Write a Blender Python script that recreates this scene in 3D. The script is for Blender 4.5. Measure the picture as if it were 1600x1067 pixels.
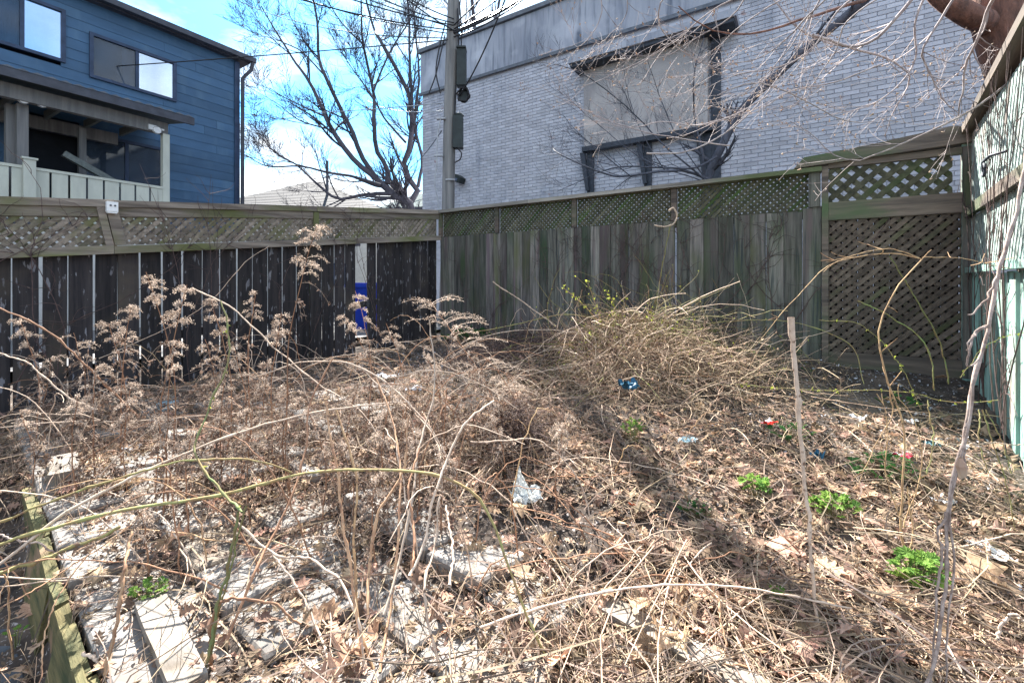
import bpy, math, random
import numpy as np
from mathutils import Vector, Matrix, noise
for o in list(bpy.data.objects): bpy.data.objects.remove(o)
SC = bpy.context.scene; COL = SC.collection
R = np.random.default_rng(7); random.seed(7)
H = 1.15; F = 700.0; CX = 800.0; HY = 440.0

# ---------------------------------------------------------------- camera, world, sun, exposure
cam = bpy.data.cameras.new('camera'); camo = bpy.data.objects.new('camera', cam); COL.objects.link(camo)
camo.location = (0, 0, H); camo.rotation_euler = (math.radians(90), 0, 0)
cam.sensor_width = 36; cam.lens = F/1600*36; cam.shift_y = -(533.5-HY)/1600; cam.clip_end = 2000; cam.clip_start = .05
SC.camera = camo
SUN_AZ, SUN_EL = 16.0, 46.5          # degrees left of the view axis, and above the horizon
sd = Vector((-math.sin(math.radians(SUN_AZ))*math.cos(math.radians(SUN_EL)), math.cos(math.radians(SUN_AZ))*math.cos(math.radians(SUN_EL)), math.sin(math.radians(SUN_EL))))
sl = bpy.data.lights.new('sun', 'SUN'); sl.energy = 5.0; sl.angle = math.radians(.55); sl.color = (1, .95, .87)
so = bpy.data.objects.new('sun', sl); COL.objects.link(so); so.rotation_euler = sd.to_track_quat('Z', 'Y').to_euler(); so.location = sd*30
W = bpy.data.worlds.new('World'); SC.world = W; W.use_nodes = True
nt = W.node_tree; nt.nodes.clear(); N = nt.nodes.new; L = nt.links.new
sky = N('ShaderNodeTexSky'); sky.sky_type = 'NISHITA'; sky.sun_disc = False
sky.sun_elevation = math.radians(SUN_EL); sky.sun_rotation = math.radians(-SUN_AZ); sky.dust_density = .6; sky.ozone_density = 2.0
tc = N('ShaderNodeTexCoord'); mp = N('ShaderNodeMapping'); mp.inputs['Scale'].default_value = (1, 1, 2.4); mp.inputs['Location'].default_value = (.35, .1, .2)
n1 = N('ShaderNodeTexNoise'); n1.inputs['Scale'].default_value = 2.6; n1.inputs['Detail'].default_value = 8; n1.inputs['Roughness'].default_value = .55
rp = N('ShaderNodeValToRGB'); rp.color_ramp.elements[0].position = .40; rp.color_ramp.elements[1].position = .55
bs = N('ShaderNodeBackground'); bs.inputs[1].default_value = .068
tint = N('ShaderNodeMixRGB'); tint.blend_type = 'MULTIPLY'; tint.inputs[0].default_value = 1; tint.inputs[2].default_value = (.36, .86, 1.15, 1)
bc = N('ShaderNodeBackground'); bc.inputs[0].default_value = (.93, .97, 1, 1); bc.inputs[1].default_value = .36
mx = N('ShaderNodeMixShader'); out = N('ShaderNodeOutputWorld')
L(tc.outputs['Generated'], mp.inputs[0]); L(mp.outputs[0], n1.inputs['Vector']); L(n1.outputs[0], rp.inputs[0])
L(sky.outputs[0], tint.inputs[1]); L(tint.outputs[0], bs.inputs[0]); L(rp.outputs[0], mx.inputs[0]); L(bs.outputs[0], mx.inputs[1]); L(bc.outputs[0], mx.inputs[2]); L(mx.outputs[0], out.inputs[0])
vs = SC.view_settings; vs.view_transform = 'Standard'; vs.look = 'None'; vs.gamma = 1; vs.use_curve_mapping = False; vs.exposure = 2.5
SC.cycles.max_bounces = 6; SC.cycles.diffuse_bounces = 3; SC.cycles.transparent_max_bounces = 8; SC.cycles.caustics_reflective = False; SC.cycles.caustics_refractive = False

# ---------------------------------------------------------------- helpers
def at(px, py, Y): return np.array(((px-CX)/F*Y, Y, H+(HY-py)/F*Y))
def sstep(a, b, x):
    t = np.clip((x-a)/(b-a), 0, 1); return t*t*(3-2*t)
E0 = np.array((-.87, 1.03)); E1 = np.array((-2.66, 2.46)); ED = (E1-E0)/np.linalg.norm(E1-E0); EN = np.array((-ED[1], ED[0]))  # normal towards the left
if EN[0] > 0: EN = -EN
def G(x, y):
    x = np.asarray(x, float); y = np.asarray(y, float)
    g = sstep(1.2, 4.2, y)*(.20+.18*sstep(-2.5, .5, x))
    g = g + .05*sstep(.6, 1, np.exp(-((x-1.5)/1.5)**2-((y-4.3)/.9)**2)*2)
    g = g + .012*np.sin(x*3.1+1)*np.cos(y*2.7)+.008*np.sin(x*7+y*5)
    d = (x-E0[0])*EN[0]+(y-E0[1])*EN[1]; s = (x-E0[0])*ED[0]+(y-E0[1])*ED[1]
    g = g - .23*sstep(-.01, .05, d)*(1-sstep(2.0, 2.25, s))
    g = g*(1-sstep(9, 14, y))
    return g
def link(o, parent=None):
    COL.objects.link(o)
    if parent is not None: o.parent = parent
    return o
def tag(o, label=None, cat=None, group=None, kind=None):
    if label: o['label'] = label
    if cat: o['category'] = cat
    if group: o['group'] = group
    if kind: o['kind'] = kind
    return o
def empty(name, loc, rz=0, **k):
    o = bpy.data.objects.new(name, None); link(o); o.location = loc; o.rotation_euler = (0, 0, rz); o.empty_display_size = .1
    return tag(o, **k)
def mesh_np(name, V, Fs, mat=None, smooth=False):
    """V (n,3); Fs list of int arrays (m,k)"""
    me = bpy.data.meshes.new(name); V = np.asarray(V, np.float32)
    Fs = [np.asarray(f, np.int32) for f in Fs if len(f)]
    me.vertices.add(len(V)); me.vertices.foreach_set('co', V.ravel())
    idx = np.concatenate([f.ravel() for f in Fs]); me.loops.add(len(idx)); me.loops.foreach_set('vertex_index', idx)
    st = []; b = 0
    for f in Fs:
        st.append(b+np.arange(len(f))*f.shape[1]); b += f.size
    st = np.concatenate(st).astype(np.int32); me.polygons.add(len(st)); me.polygons.foreach_set('loop_start', st)
    me.polygons.foreach_set('use_smooth', np.full(len(st), bool(smooth)))
    me.update(calc_edges=True); me.validate()
    if mat: me.materials.append(mat)
    return me
def obj_np(name, V, Fs, mat=None, parent=None, smooth=False):
    return link(bpy.data.objects.new(name, mesh_np(name, V, Fs, mat, smooth)), parent)
class MB:
    def __init__(s): s.V = []; s.Q = []; s.T = []; s.n = 0; s.X = []
    def add(s, V, Q=None, T=None):
        V = np.asarray(V, float).reshape(-1, 3)
        if Q is not None and len(Q): s.Q.append(np.asarray(Q)+s.n)
        if T is not None and len(T): s.T.append(np.asarray(T)+s.n)
        s.V.append(V); s.n += len(V); return s
    def box(s, x0, x1, y0, y1, z0, z1, M=None):
        v = np.array([(x, y, z) for x in (x0, x1) for y in (y0, y1) for z in (z0, z1)], float)
        if M is not None: v = v @ np.array(M.to_3x3()).T + np.array(M.translation)
        return s.add(v, [(0,1,3,2),(4,6,7,5),(0,4,5,1),(2,3,7,6),(0,2,6,4),(1,5,7,3)])
    def prism(s, pts, y0, y1):
        """polygon in x,z extruded in y (convex)"""
        n = len(pts); V = [(p[0], y0, p[1]) for p in pts]+[(p[0], y1, p[1]) for p in pts]
        q = [(i, (i+1) % n, n+(i+1) % n, n+i) for i in range(n)]
        t = [(0, i+1, i) for i in range(1, n-1)]+[(n, n+i, n+i+1) for i in range(1, n-1)]
        return s.add(V, q, t)
    def tube(s, path, r, k=6, cap=True):
        P = np.asarray(path, float); n = len(P); r = np.broadcast_to(np.asarray(r, float), (n,))
        V, Q = tubes(P[None], r[None], k); s.add(V, Q)
        return s
    def data(s): return np.concatenate(s.V), [a for a in (np.concatenate(s.Q) if s.Q else [], np.concatenate(s.T) if s.T else []) if len(a)]
    def build(s, name, mat, parent=None, smooth=False):
        V, Fs = s.data(); return obj_np(name, V, Fs, mat, parent, smooth)
def tubes(P, Rr, k=3):
    """P (N,n,3), Rr (N,n) -> verts, quads, vectorised"""
    P = np.asarray(P, float); N_, n, _ = P.shape
    T = np.gradient(P, axis=1); T /= np.linalg.norm(T, axis=2, keepdims=True)+1e-9
    m = P[:, -1]-P[:, 0]; m /= np.linalg.norm(m, axis=1, keepdims=True)+1e-9
    ref = np.where(np.abs(m[:, 2:3]) < .8, np.array([[0, 0, 1.]]), np.array([[1., 0, 0]]))[:, None, :]
    U = np.cross(T, np.broadcast_to(ref, T.shape)); U /= np.linalg.norm(U, axis=2, keepdims=True)+1e-9
    B = np.cross(T, U)
    a = np.arange(k)*2*np.pi/k
    V = P[:, :, None]+Rr[:, :, None, None]*(U[:, :, None]*np.cos(a)[None, None, :, None]+B[:, :, None]*np.sin(a)[None, None, :, None])
    i = np.arange(N_)[:, None, None]*n*k+np.arange(n-1)[None, :, None]*k; j = np.arange(k)[None, None]; j2 = (j+1) % k
    Q = np.stack([i+j, i+j2, i+k+j2, i+k+j], -1).reshape(-1, 4)
    return V.reshape(-1, 3), Q
def spline(pts, n):
    P = np.asarray(pts, float); m = len(P)
    if m == 2: return P[0]+(P[1]-P[0])*np.linspace(0, 1, n)[:, None]
    d = np.r_[0, np.cumsum(np.linalg.norm(np.diff(P, axis=0), axis=1))]; t = np.linspace(0, d[-1], n); o = np.zeros((n, 3))
    tg = np.gradient(P, d, axis=0)
    k = np.clip(np.searchsorted(d, t, side='right')-1, 0, m-2); h = (d[k+1]-d[k]); u = ((t-d[k])/h)[:, None]; h = h[:, None]
    return (2*u**3-3*u**2+1)*P[k]+(u**3-2*u**2+u)*h*tg[k]+(-2*u**3+3*u**2)*P[k+1]+(u**3-u**2)*h*tg[k+1]
def wob(P, a):
    n = len(P); w = np.cumsum(R.normal(0, 1, (n, 3)), axis=0); w -= np.linspace(0, 1, n)[:, None]*w[-1]; w[0] = 0
    return P+w*a

# ---------------------------------------------------------------- materials
def lk(nt, a, b): nt.links.new(a, b)
def mat(name, c1, c2=None, scale=8, stretch=(1, 1, 1), rough=.85, bump=.3, bscale=None, spots=None, island=0, objrand=0, translucent=0, detail=6, spotscale=3, spotpos=(.52, .62), metallic=0, coord='Object', rp=(.35, .65), hue=0, spec=.3, bdist=.004):
    m = bpy.data.materials.new(name); m.use_nodes = True; t = m.node_tree; p = t.nodes['Principled BSDF']; n = t.nodes.new
    p.inputs['Roughness'].default_value = rough; p.inputs['Metallic'].default_value = metallic; p.inputs['Specular IOR Level'].default_value = spec
    co = n('ShaderNodeTexCoord'); ma = n('ShaderNodeMapping'); ma.inputs['Scale'].default_value = stretch; lk(t, co.outputs[coord], ma.inputs[0])
    if objrand:
        oi = n('ShaderNodeObjectInfo'); ad = n('ShaderNodeVectorMath'); ad.operation = 'MULTIPLY_ADD'; cb = n('ShaderNodeCombineXYZ')
        for i in range(3): lk(t, oi.outputs['Random'], cb.inputs[i])
        ad.inputs[1].default_value = (17, 31, 23); lk(t, cb.outputs[0], ad.inputs[0]); lk(t, co.outputs[coord], ad.inputs[2]); lk(t, ad.outputs[0], ma.inputs[0])
    nz = n('ShaderNodeTexNoise'); nz.inputs['Scale'].default_value = scale; nz.inputs['Detail'].default_value = detail; nz.inputs['Roughness'].default_value = .65; lk(t, ma.outputs[0], nz.inputs['Vector'])
    r = n('ShaderNodeValToRGB'); c2 = c2 or tuple(x*.6 for x in c1)
    r.color_ramp.elements[0].color = (*c2, 1); r.color_ramp.elements[1].color = (*c1, 1); r.color_ramp.elements[0].position = rp[0]; r.color_ramp.elements[1].position = rp[1]
    lk(t, nz.outputs[0], r.inputs[0]); col = r.outputs[0]
    for sp in (spots or []):
        sc, a, b, cc, st = sp
        m2 = n('ShaderNodeMapping'); m2.inputs['Scale'].default_value = st; src = ma.inputs[0].links[0].from_socket; lk(t, src, m2.inputs[0])
        z = n('ShaderNodeTexNoise'); z.inputs['Scale'].default_value = sc; z.inputs['Detail'].default_value = 5; lk(t, m2.outputs[0], z.inputs['Vector'])
        r2 = n('ShaderNodeMapRange'); r2.inputs[1].default_value = a; r2.inputs[2].default_value = b; lk(t, z.outputs[0], r2.inputs[0])
        mi = n('ShaderNodeMixRGB'); lk(t, r2.outputs[0], mi.inputs[0]); lk(t, col, mi.inputs[1]); mi.inputs[2].default_value = (*cc, 1); col = mi.outputs[0]
    for amt, node, sock in ((island, 'ShaderNodeNewGeometry', 'Random Per Island'), (objrand, 'ShaderNodeObjectInfo', 'Random')):
        if amt:
            g = n(node); hs = n('ShaderNodeHueSaturation'); v = n('ShaderNodeMapRange'); v.inputs[3].default_value = 1-amt; v.inputs[4].default_value = 1+amt
            lk(t, g.outputs[sock], v.inputs[0]); lk(t, v.outputs[0], hs.inputs['Value']); lk(t, col, hs.inputs['Color'])
            if hue:
                wn = n('ShaderNodeTexWhiteNoise'); wn.noise_dimensions = '1D'; lk(t, g.outputs[sock], wn.inputs['W'])
                h2 = n('ShaderNodeMapRange'); h2.inputs[3].default_value = .5-hue; h2.inputs[4].default_value = .5+hue; lk(t, wn.outputs[0], h2.inputs[0]); lk(t, h2.outputs[0], hs.inputs['Hue'])
            col = hs.outputs[0]
    lk(t, col, p.inputs['Base Color'])
    if bump:
        nb = nz
        if bscale:
            nb = n('ShaderNodeTexNoise'); nb.inputs['Scale'].default_value = bscale; nb.inputs['Detail'].default_value = 4; lk(t, ma.outputs[0], nb.inputs['Vector'])
        bp = n('ShaderNodeBump'); bp.inputs['Strength'].default_value = bump; bp.inputs['Distance'].default_value = bdist; lk(t, nb.outputs[0], bp.inputs['Height']); lk(t, bp.outputs[0], p.inputs['Normal'])
    if translucent:
        tr = n('ShaderNodeBsdfTranslucent'); lk(t, col, tr.inputs[0]); ms = n('ShaderNodeMixShader'); ms.inputs[0].default_value = translucent
        o = t.nodes['Material Output']; lk(t, p.outputs[0], ms.inputs[1]); lk(t, tr.outputs[0], ms.inputs[2]); lk(t, ms.outputs[0], o.inputs[0])
    return m
M = {}
GR = (1, 1, .06)
M['soil'] = mat('dark soil with crumbs', (.075, .058, .048), (.022, .018, .016), 9, rough=1, bump=1, bscale=40, spots=[(2.2, .5, .7, (.13, .10, .08), (1, 1, 1)), (60, .62, .68, (.32, .29, .28), (1, 1, 1))])
M['boardA'] = mat('black brown board', (.042, .037, .038), (.014, .013, .016), 26, GR, bump=.6, objrand=.35, spots=[(20, .62, .66, (.17, .17, .19), (1.6, 1.6, .4)), (2.3, .55, .75, (.06, .05, .04), (1, 1, 1))])
M['boardB'] = mat('weathered teal grey board', (.185, .175, .155), (.052, .052, .046), 30, GR, bump=.8, objrand=.45, hue=.06, spots=[(3, .48, .68, (.065, .085, .042), (1, 1, .35)), (5, .56, .68, (.11, .085, .085), (2, 2, .15)), (50, .6, .68, (.04, .05, .05), (1, 1, .03))])
M['latA'] = mat('grey lattice wood', (.27, .23, .19), (.10, .085, .07), 20, bump=.5, objrand=.3, spots=[(3, .5, .68, (.11, .115, .05), (1, 1, 1))])
M['latB'] = mat('mossy lattice wood', (.105, .10, .065), (.04, .04, .028), 20, bump=.5, objrand=.3, spots=[(2, .5, .68, (.045, .075, .022), (1, 1, 1))])
M['latG'] = mat('brown lattice wood', (.16, .125, .10), (.065, .05, .042), 20, bump=.5, objrand=.32, spots=[(1.6, .56, .70, (.07, .085, .035), (1, 1, 1))])
M['railA'] = mat('grey rail', (.30, .26, .22), (.12, .10, .085), 22, (.06, 1, 1), bump=.6, objrand=.2, spots=[(3, .5, .65, (.13, .14, .06), (.4, 1, 1))])
M['railB'] = mat('dark rail', (.17, .135, .11), (.06, .05, .045), 22, (.06, 1, 1), bump=.6, objrand=.25, spots=[(3, .5, .65, (.07, .10, .05), (.4, 1, 1))])
M['capB'] = mat('grey cap rail', (.30, .28, .25), (.13, .12, .11), 22, (.06, 1, 1), bump=.5, objrand=.15, spots=[(2.2, .5, .65, (.10, .12, .06), (.4, 1, 1))])
M['boardC'] = mat('faded mint paint board', (.36, .56, .50), (.14, .26, .23), 22, GR, bump=.6, objrand=.18, spots=[(4, .55, .68, (.17, .15, .13), (2, 2, .2)), (30, .6, .68, (.07, .10, .09), (1, 1, .04))])
M['latC'] = mat('faded mint lattice', (.42, .52, .50), (.20, .25, .24), 20, bump=.5, objrand=.2, spots=[(3, .52, .68, (.25, .22, .20), (1, 1, 1))])
M['brick'] = mat('painted brick', (.46, .47, .52), (.385, .395, .445), 3.0, rough=.8, bump=.5, bscale=60, island=.13, spots=[(.7, .56, .74, (.22, .24, .29), (2.5, 1, .6)), (5, .66, .73, (.33, .24, .23), (1, 1, 1))])
M['mortar'] = mat('painted mortar', (.45, .46, .51), (.37, .38, .43), 20, bump=.3)
M['concrete'] = mat('stained render', (.36, .38, .43), (.19, .21, .26), 1.1, (2.6, 1, .5), bump=.25, bscale=30, detail=9, rp=(.3, .72), spots=[(2.4, .52, .72, (.10, .12, .16), (3.5, 1, .3)), (1.3, .55, .75, (.42, .44, .50), (1, 1, 1))])
M['stucco'] = mat('beige stucco', (.45, .42, .41), (.34, .325, .325), 2.0, bump=.8, bscale=90, bdist=.02, spots=[(1.5, .55, .75, (.22, .21, .22), (2, 1, .5))])
M['flash'] = mat('grey flashing', (.13, .15, .18), (.07, .08, .10), 6, bump=.1, rough=.6)
M['iron'] = mat('black iron', (.045, .055, .075), (.025, .03, .04), 12, bump=.2, rough=.6)
M['siding'] = mat('slate blue siding', (.050, .118, .215), (.034, .082, .152), 2.5, (.3, 1, 1), rough=.55, bump=.12, objrand=.12, spots=[(3, .52, .75, (.065, .13, .21), (1.2, 1, .25))])
M['trimb'] = mat('dark blue trim', (.032, .055, .11), None, 6, rough=.5, bump=0)
M['gutter'] = mat('dark gutter metal', (.06, .065, .085), None, 6, rough=.45, bump=0)
M['pale'] = mat('pale painted rail', (.50, .52, .45), (.40, .42, .37), 5, (1, 1, .3), bump=.1, rough=.6, objrand=.05)
M['porchwood'] = mat('porch wood', (.20, .20, .20), (.12, .125, .13), 16, GR, bump=.3)
M['soffit'] = mat('porch soffit', (.17, .19, .18), (.10, .12, .12), 20, bump=.3)
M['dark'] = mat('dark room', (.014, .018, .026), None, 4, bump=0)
M['blind'] = mat('pale blind', (.62, .68, .78), (.52, .60, .72), 2, (1, 1, 6), bump=.05)
M['curtain'] = mat('dull curtain', (.10, .13, .20), (.06, .08, .13), 4, (14, 1, 1), bump=.1)
M['glass'] = mat('window glass', (.10, .14, .20), None, 2, rough=.04, bump=0, spec=.9)
gm = M['glass'].node_tree; _tr = gm.nodes.new('ShaderNodeBsdfTransparent'); _tr.inputs[0].default_value = (.75, .85, .92, 1); _ms = gm.nodes.new('ShaderNodeMixShader'); _ms.inputs[0].default_value = .62
lk(gm, gm.nodes['Principled BSDF'].outputs[0], _ms.inputs[1]); lk(gm, _tr.outputs[0], _ms.inputs[2]); lk(gm, _ms.outputs[0], gm.nodes['Material Output'].inputs[0])
M['white'] = mat('white plastic', (.75, .77, .78), (.62, .64, .66), 8, bump=.1, rough=.5)
M['pole'] = mat('grey weathered pole', (.25, .245, .24), (.12, .12, .12), 14, (1, 1, .05), bump=.7)
M['boxg'] = mat('black utility box', (.025, .035, .035), (.015, .02, .02), 8, rough=.5, bump=.1)
M['wire'] = mat('black cable', (.02, .02, .025), None, 8, rough=.5, bump=0)
M['wirep'] = mat('pale cable', (.45, .47, .50), None, 8, rough=.5, bump=0)
M['shingle'] = mat('grey roof', (.040, .044, .055), (.026, .029, .036), 12, bump=.5, island=.15)
M['teal'] = mat('green roof', (.10, .16, .17), (.06, .10, .11), 6, bump=.2, island=.12)
M['redbrick'] = mat('red brick', (.30, .10, .08), (.2, .07, .06), 12, bump=.3)
M['housewall'] = mat('house wall', (.50, .50, .48), (.4, .4, .39), 5, bump=.1)
M['blue'] = mat('blue bin plastic', (.012, .05, .42), (.010, .035, .32), 5, rough=.4, bump=.05)
M['asphalt'] = mat('alley asphalt', (.16, .16, .165), (.10, .10, .105), 20, bump=.5)
M['barkfar'] = mat('grey bark', (.085, .082, .10), (.05, .048, .062), 20, bump=.3, island=.25)
M['bark'] = mat('brown bark', (.23, .115, .085), (.09, .05, .04), 14, (1, 1, .3), bump=1, bdist=.03)
M['barkdark'] = mat('dark smooth bark', (.085, .09, .115), (.045, .048, .062), 14, (1, 1, .4), bump=.5, island=.2)
M['twiglit'] = mat('pale budding twig', (.40, .35, .34), (.22, .18, .18), 14, bump=.2, island=.35)
M['bud'] = mat('swollen bud', (.48, .38, .28), (.38, .24, .18), 14, bump=.2, island=.3, translucent=.25)
M['cane'] = mat('tan cane', (.50, .33, .19), (.30, .17, .10), 18, bump=.3, objrand=.2, hue=.012, spots=[(55, .58, .68, (.16, .10, .07), (1, 1, 1))])
M['canepale'] = mat('pale cane', (.58, .46, .36), (.40, .30, .23), 18, bump=.3, objrand=.2, spots=[(55, .58, .68, (.16, .10, .07), (1, 1, 1))])
M['canebrown'] = mat('red brown cane', (.36, .20, .12), (.22, .115, .07), 18, bump=.3, objrand=.2)
M['canegreen'] = mat('green cane', (.24, .26, .10), (.25, .16, .08), 12, bump=.2, objrand=.2, spots=[(55, .58, .68, (.16, .10, .07), (1, 1, 1))])
M['canebright'] = mat('bright green cane', (.15, .20, .08), (.20, .13, .06), 12, bump=.2, objrand=.2)
M['vinep'] = mat('papery vine', (.44, .36, .32), (.18, .13, .11), 30, bump=.8)
M['vined'] = mat('dead ivy stem', (.10, .065, .06), (.05, .035, .035), 20, bump=.2, island=.3)
M['straw'] = mat('dead straw', (.44, .33, .235), (.20, .14, .095), 10, bump=.1, island=.65, hue=.018, coord='Object')
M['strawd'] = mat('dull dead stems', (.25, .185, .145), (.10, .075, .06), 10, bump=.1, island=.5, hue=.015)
M['leafd'] = mat('dead leaves', (.42, .29, .205), (.15, .10, .07), 7, bump=.3, island=.65, hue=.022, translucent=.28)
M['oak'] = mat('tan oak leaf', (.50, .33, .23), (.31, .18, .12), 18, bump=.4, objrand=.32, hue=.018, translucent=.28)
M['leaforange'] = mat('orange leaf', (.62, .13, .04), (.45, .08, .03), 18, bump=.3, translucent=.35)
M['fluff'] = mat('brown seed fluff', (.60, .50, .42), (.32, .25, .20), 12, bump=0, island=.6, translucent=.3)
M['brownleaf'] = mat('withered hanging leaves', (.24, .165, .125), (.09, .062, .05), 12, bump=0, island=.45, translucent=.25)
M['green'] = mat('fresh green leaf', (.23, .36, .08), (.10, .20, .035), 18, bump=.3, objrand=.3, hue=.02, translucent=.4)
M['greendark'] = mat('dull green leaf', (.06, .16, .04), (.035, .10, .03), 18, bump=.3, objrand=.3, translucent=.35)
M['bright'] = mat('yellow green buds', (.36, .38, .07), (.22, .26, .04), 18, bump=0, island=.35, translucent=.4)
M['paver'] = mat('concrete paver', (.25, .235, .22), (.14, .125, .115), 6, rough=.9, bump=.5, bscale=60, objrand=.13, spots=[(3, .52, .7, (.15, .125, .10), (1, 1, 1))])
M['paver_shade'] = mat('slate paver with shade in colour', (.075, .085, .10), (.035, .04, .045), 6, rough=.8, bump=.5, bscale=60, objrand=.2)  # slate darkened: shade of the sunken corner is put into the colour
M['moss'] = mat('mossy timber', (.14, .115, .05), (.03, .04, .016), 26, (.12, 1, 1), bump=1, bscale=None, bdist=.01, objrand=.2, spots=[(5, .56, .66, (.20, .13, .08), (1, 1, 1))])
M['oldwood'] = mat('old grey plank', (.27, .24, .21), (.11, .095, .08), 16, (.1, 1, 1), bump=.6, spots=[(5, .5, .66, (.09, .07, .05), (1, 1, 1)), (2, .5, .7, (.16, .14, .10), (1, 1, 1))])
M['stone'] = mat('pale grit', (.42, .42, .46), (.28, .28, .31), 12, bump=.3, island=.3)
M['glassb'] = mat('bright reflecting glass', (.50, .60, .72), (.42, .52, .66), 1.5, rough=.14, bump=0, metallic=1)
def plain(name, c, rough=.5, tr=0): return mat(name, c, tuple(x*.8 for x in c), 12, rough=rough, bump=.15, translucent=tr)

# ---------------------------------------------------------------- ground
def axis(a, b, st, lo, hi):
    f = np.arange(a, b+st/2, st); o1 = b+np.geomspace(.08, hi-b, 26); o0 = a-np.geomspace(.08, a-lo, 26)[::-1]
    return np.r_[o0, f, o1]
gx = axis(-4.2, 4.6, .045, -320, 320); gy = axis(.7, 7.4, .045, -60, 420)
XX, YY = np.meshgrid(gx, gy); ZZ = G(XX, YY)
inner = ((XX > -4.5) & (XX < 4.8) & (YY < 7.6))
ZZ = ZZ+inner*R.normal(0, .0045, ZZ.shape)
nx, ny = len(gx), len(gy); ii = (np.arange(ny-1)[:, None]*nx+np.arange(nx-1)[None]).ravel()
g = obj_np('ground', np.stack([XX, YY, ZZ], -1).reshape(-1, 3), [np.stack([ii, ii+1, ii+nx+1, ii+nx], 1)], M['soil'], smooth=True); tag(g, kind='structure')

# ---------------------------------------------------------------- frames for planes
class Fr:
    def __init__(s, X0, Y0, dx, dy, d=0):
        l = math.hypot(dx, dy); s.c = dx/l; s.s = dy/l; s.th = math.atan2(s.s, s.c); s.X0 = X0+s.s*d; s.Y0 = Y0-s.c*d; s.base = (X0, Y0); s.d = d
    def off(s, d): return Fr(s.base[0], s.base[1], s.c, s.s, d)
    def u(s, px):
        k = (px-CX)/F; return (k*s.Y0-s.X0)/(s.c-k*s.s)
    def z(s, px, py): return H+(HY-py)/F*(s.Y0+s.s*s.u(px))
    def w(s, u, v, z):
        """local (u, v towards the back, z) -> world"""
        return np.array((s.base[0]+s.c*u-s.s*v, s.base[1]+s.s*u+s.c*v, z))
FA = Fr(-3.744, 3.35, .609, .793); FB = Fr(-1.11, 6.78, .84, -.542); FC = Fr(3.75, 3.655, -.625, -.781)
WB = Fr(-2.41, 12.05, .84, -.542); LB = Fr(-7.03, 11.5, .523, .852)

# ---------------------------------------------------------------- the brick building
LEN = 17.0
bb = empty('brick_building', (WB.base[0], WB.base[1], 0), WB.th, label='large pale painted brick building with stained concrete band behind the back fence', cat='building')
m = MB(); m.box(0, LEN, .012, 7, 0, 6.15); m.build('wall', M['mortar'], bb)
m = MB(); m.box(-.03, LEN, -.035, .10, 6.16, 7.25); m.box(-.03, .10, .10, 7, 6.16, 7.25); m.build('concrete_band', M['concrete'], bb)
m = MB(); m.box(-.06, LEN, -.075, -.036, 6.12, 6.19); m.build('band_ledge', M['flash'], bb)
m = MB(); m.box(-.09, LEN, -.10, 7.1, 7.26, 7.36); m.build('coping', M['flash'], bb)
m = MB(); m.box(.0, LEN, .101, 7, 6.16, 7.25); m.build('roof', M['flash'], bb)
# bricks: real boxes with recessed joints
u0, u1 = WB.u(917)-.0, WB.u(1108); zb, zt = 3.95, 5.60
bl, bh, jt = .208, .0645, .0065
rows = int((6.12-1.6)/(bh+jt)); big = []; small = MB(); SV = []
for r_ in range(rows):
    z = 1.6+r_*(bh+jt)
    off = (bl+jt)*.5*(r_ % 2)
    for k in range(-1, int(13.5/(bl+jt))+1):
        xa = k*(bl+jt)+off; xb = xa+bl; xa = max(xa, 0.0); 
        if xb < .03: continue
        if z > zb-.02 and z < zt+.05 and xa > u0+.03 and xb < u1-.03: continue
        (big if False else SV).append((xa, xb, z, z+bh))
SV = np.array(SV); 
key = []
wx = WB.base[0]+WB.c*SV[:, 0]; wy = WB.base[1]+WB.s*SV[:, 0]; px = CX+F*wx/wy; py = HY-F*(SV[:, 2]-H)/wy
vis = (px > 640) & (px < 1600) & (py > 5) & (py < 330-.11*(px-690)) ; order = np.argsort(wy+1e3*(~vis)); bigset = order[:290]; sm = np.setdiff1d(np.arange(len(SV)), bigset)
def brickverts(a, j=True):
    n = len(a); pr = R.uniform(.005, .0075, n)*-1+.0075; tl = R.normal(0, .0012, (n, 4))
    b = .004; yf = -pr
    x0, x1, z0, z1 = a.T
    back = [np.stack([x, np.full(n, .013), z], -1) for x, z in ((x0, z0), (x1, z0), (x1, z1), (x0, z1))]
    fr = [np.stack([x+sx*b, yf+tl[:, i], z+sz*b*.7], -1) for i, (x, z, sx, sz) in enumerate(((x0, z0, 1, 1), (x1, z0, -1, 1), (x1, z1, -1, -1), (x0, z1, 1, -1)))]
    V = np.stack(back+fr, 1)
    Q = np.array([(4, 5, 6, 7), (0, 1, 5, 4), (1, 2, 6, 5), (2, 3, 7, 6), (3, 0, 4, 7)])
    return V, Q
V, Q = brickverts(SV[sm]); n = len(V)
o = obj_np('bricks', V.reshape(-1, 3), [(Q[None]+np.arange(n)[:, None, None]*8).reshape(-1, 4)], M['brick'], bb); o['kind'] = 'stuff'
V, Q = brickverts(np.array([(0, bl, 0, bh)]*6)); tmpl = [mesh_np('brick', v, [Q], M['brick']) for v in V]
M['brick1'] = mat('painted brick piece', (.46, .47, .52), (.39, .40, .45), 3.0, rough=.8, bump=.5, bscale=60, objrand=.13)
for me in tmpl: me.materials[0] = M['brick1']
for i, k in enumerate(bigset):
    xa, xb, z0, z1 = SV[k]; o = bpy.data.objects.new('brick', tmpl[i % 6]); link(o, bb); o.location = (xa, 0, z0); o.scale = ((xb-xa)/bl, 1, 1)
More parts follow.
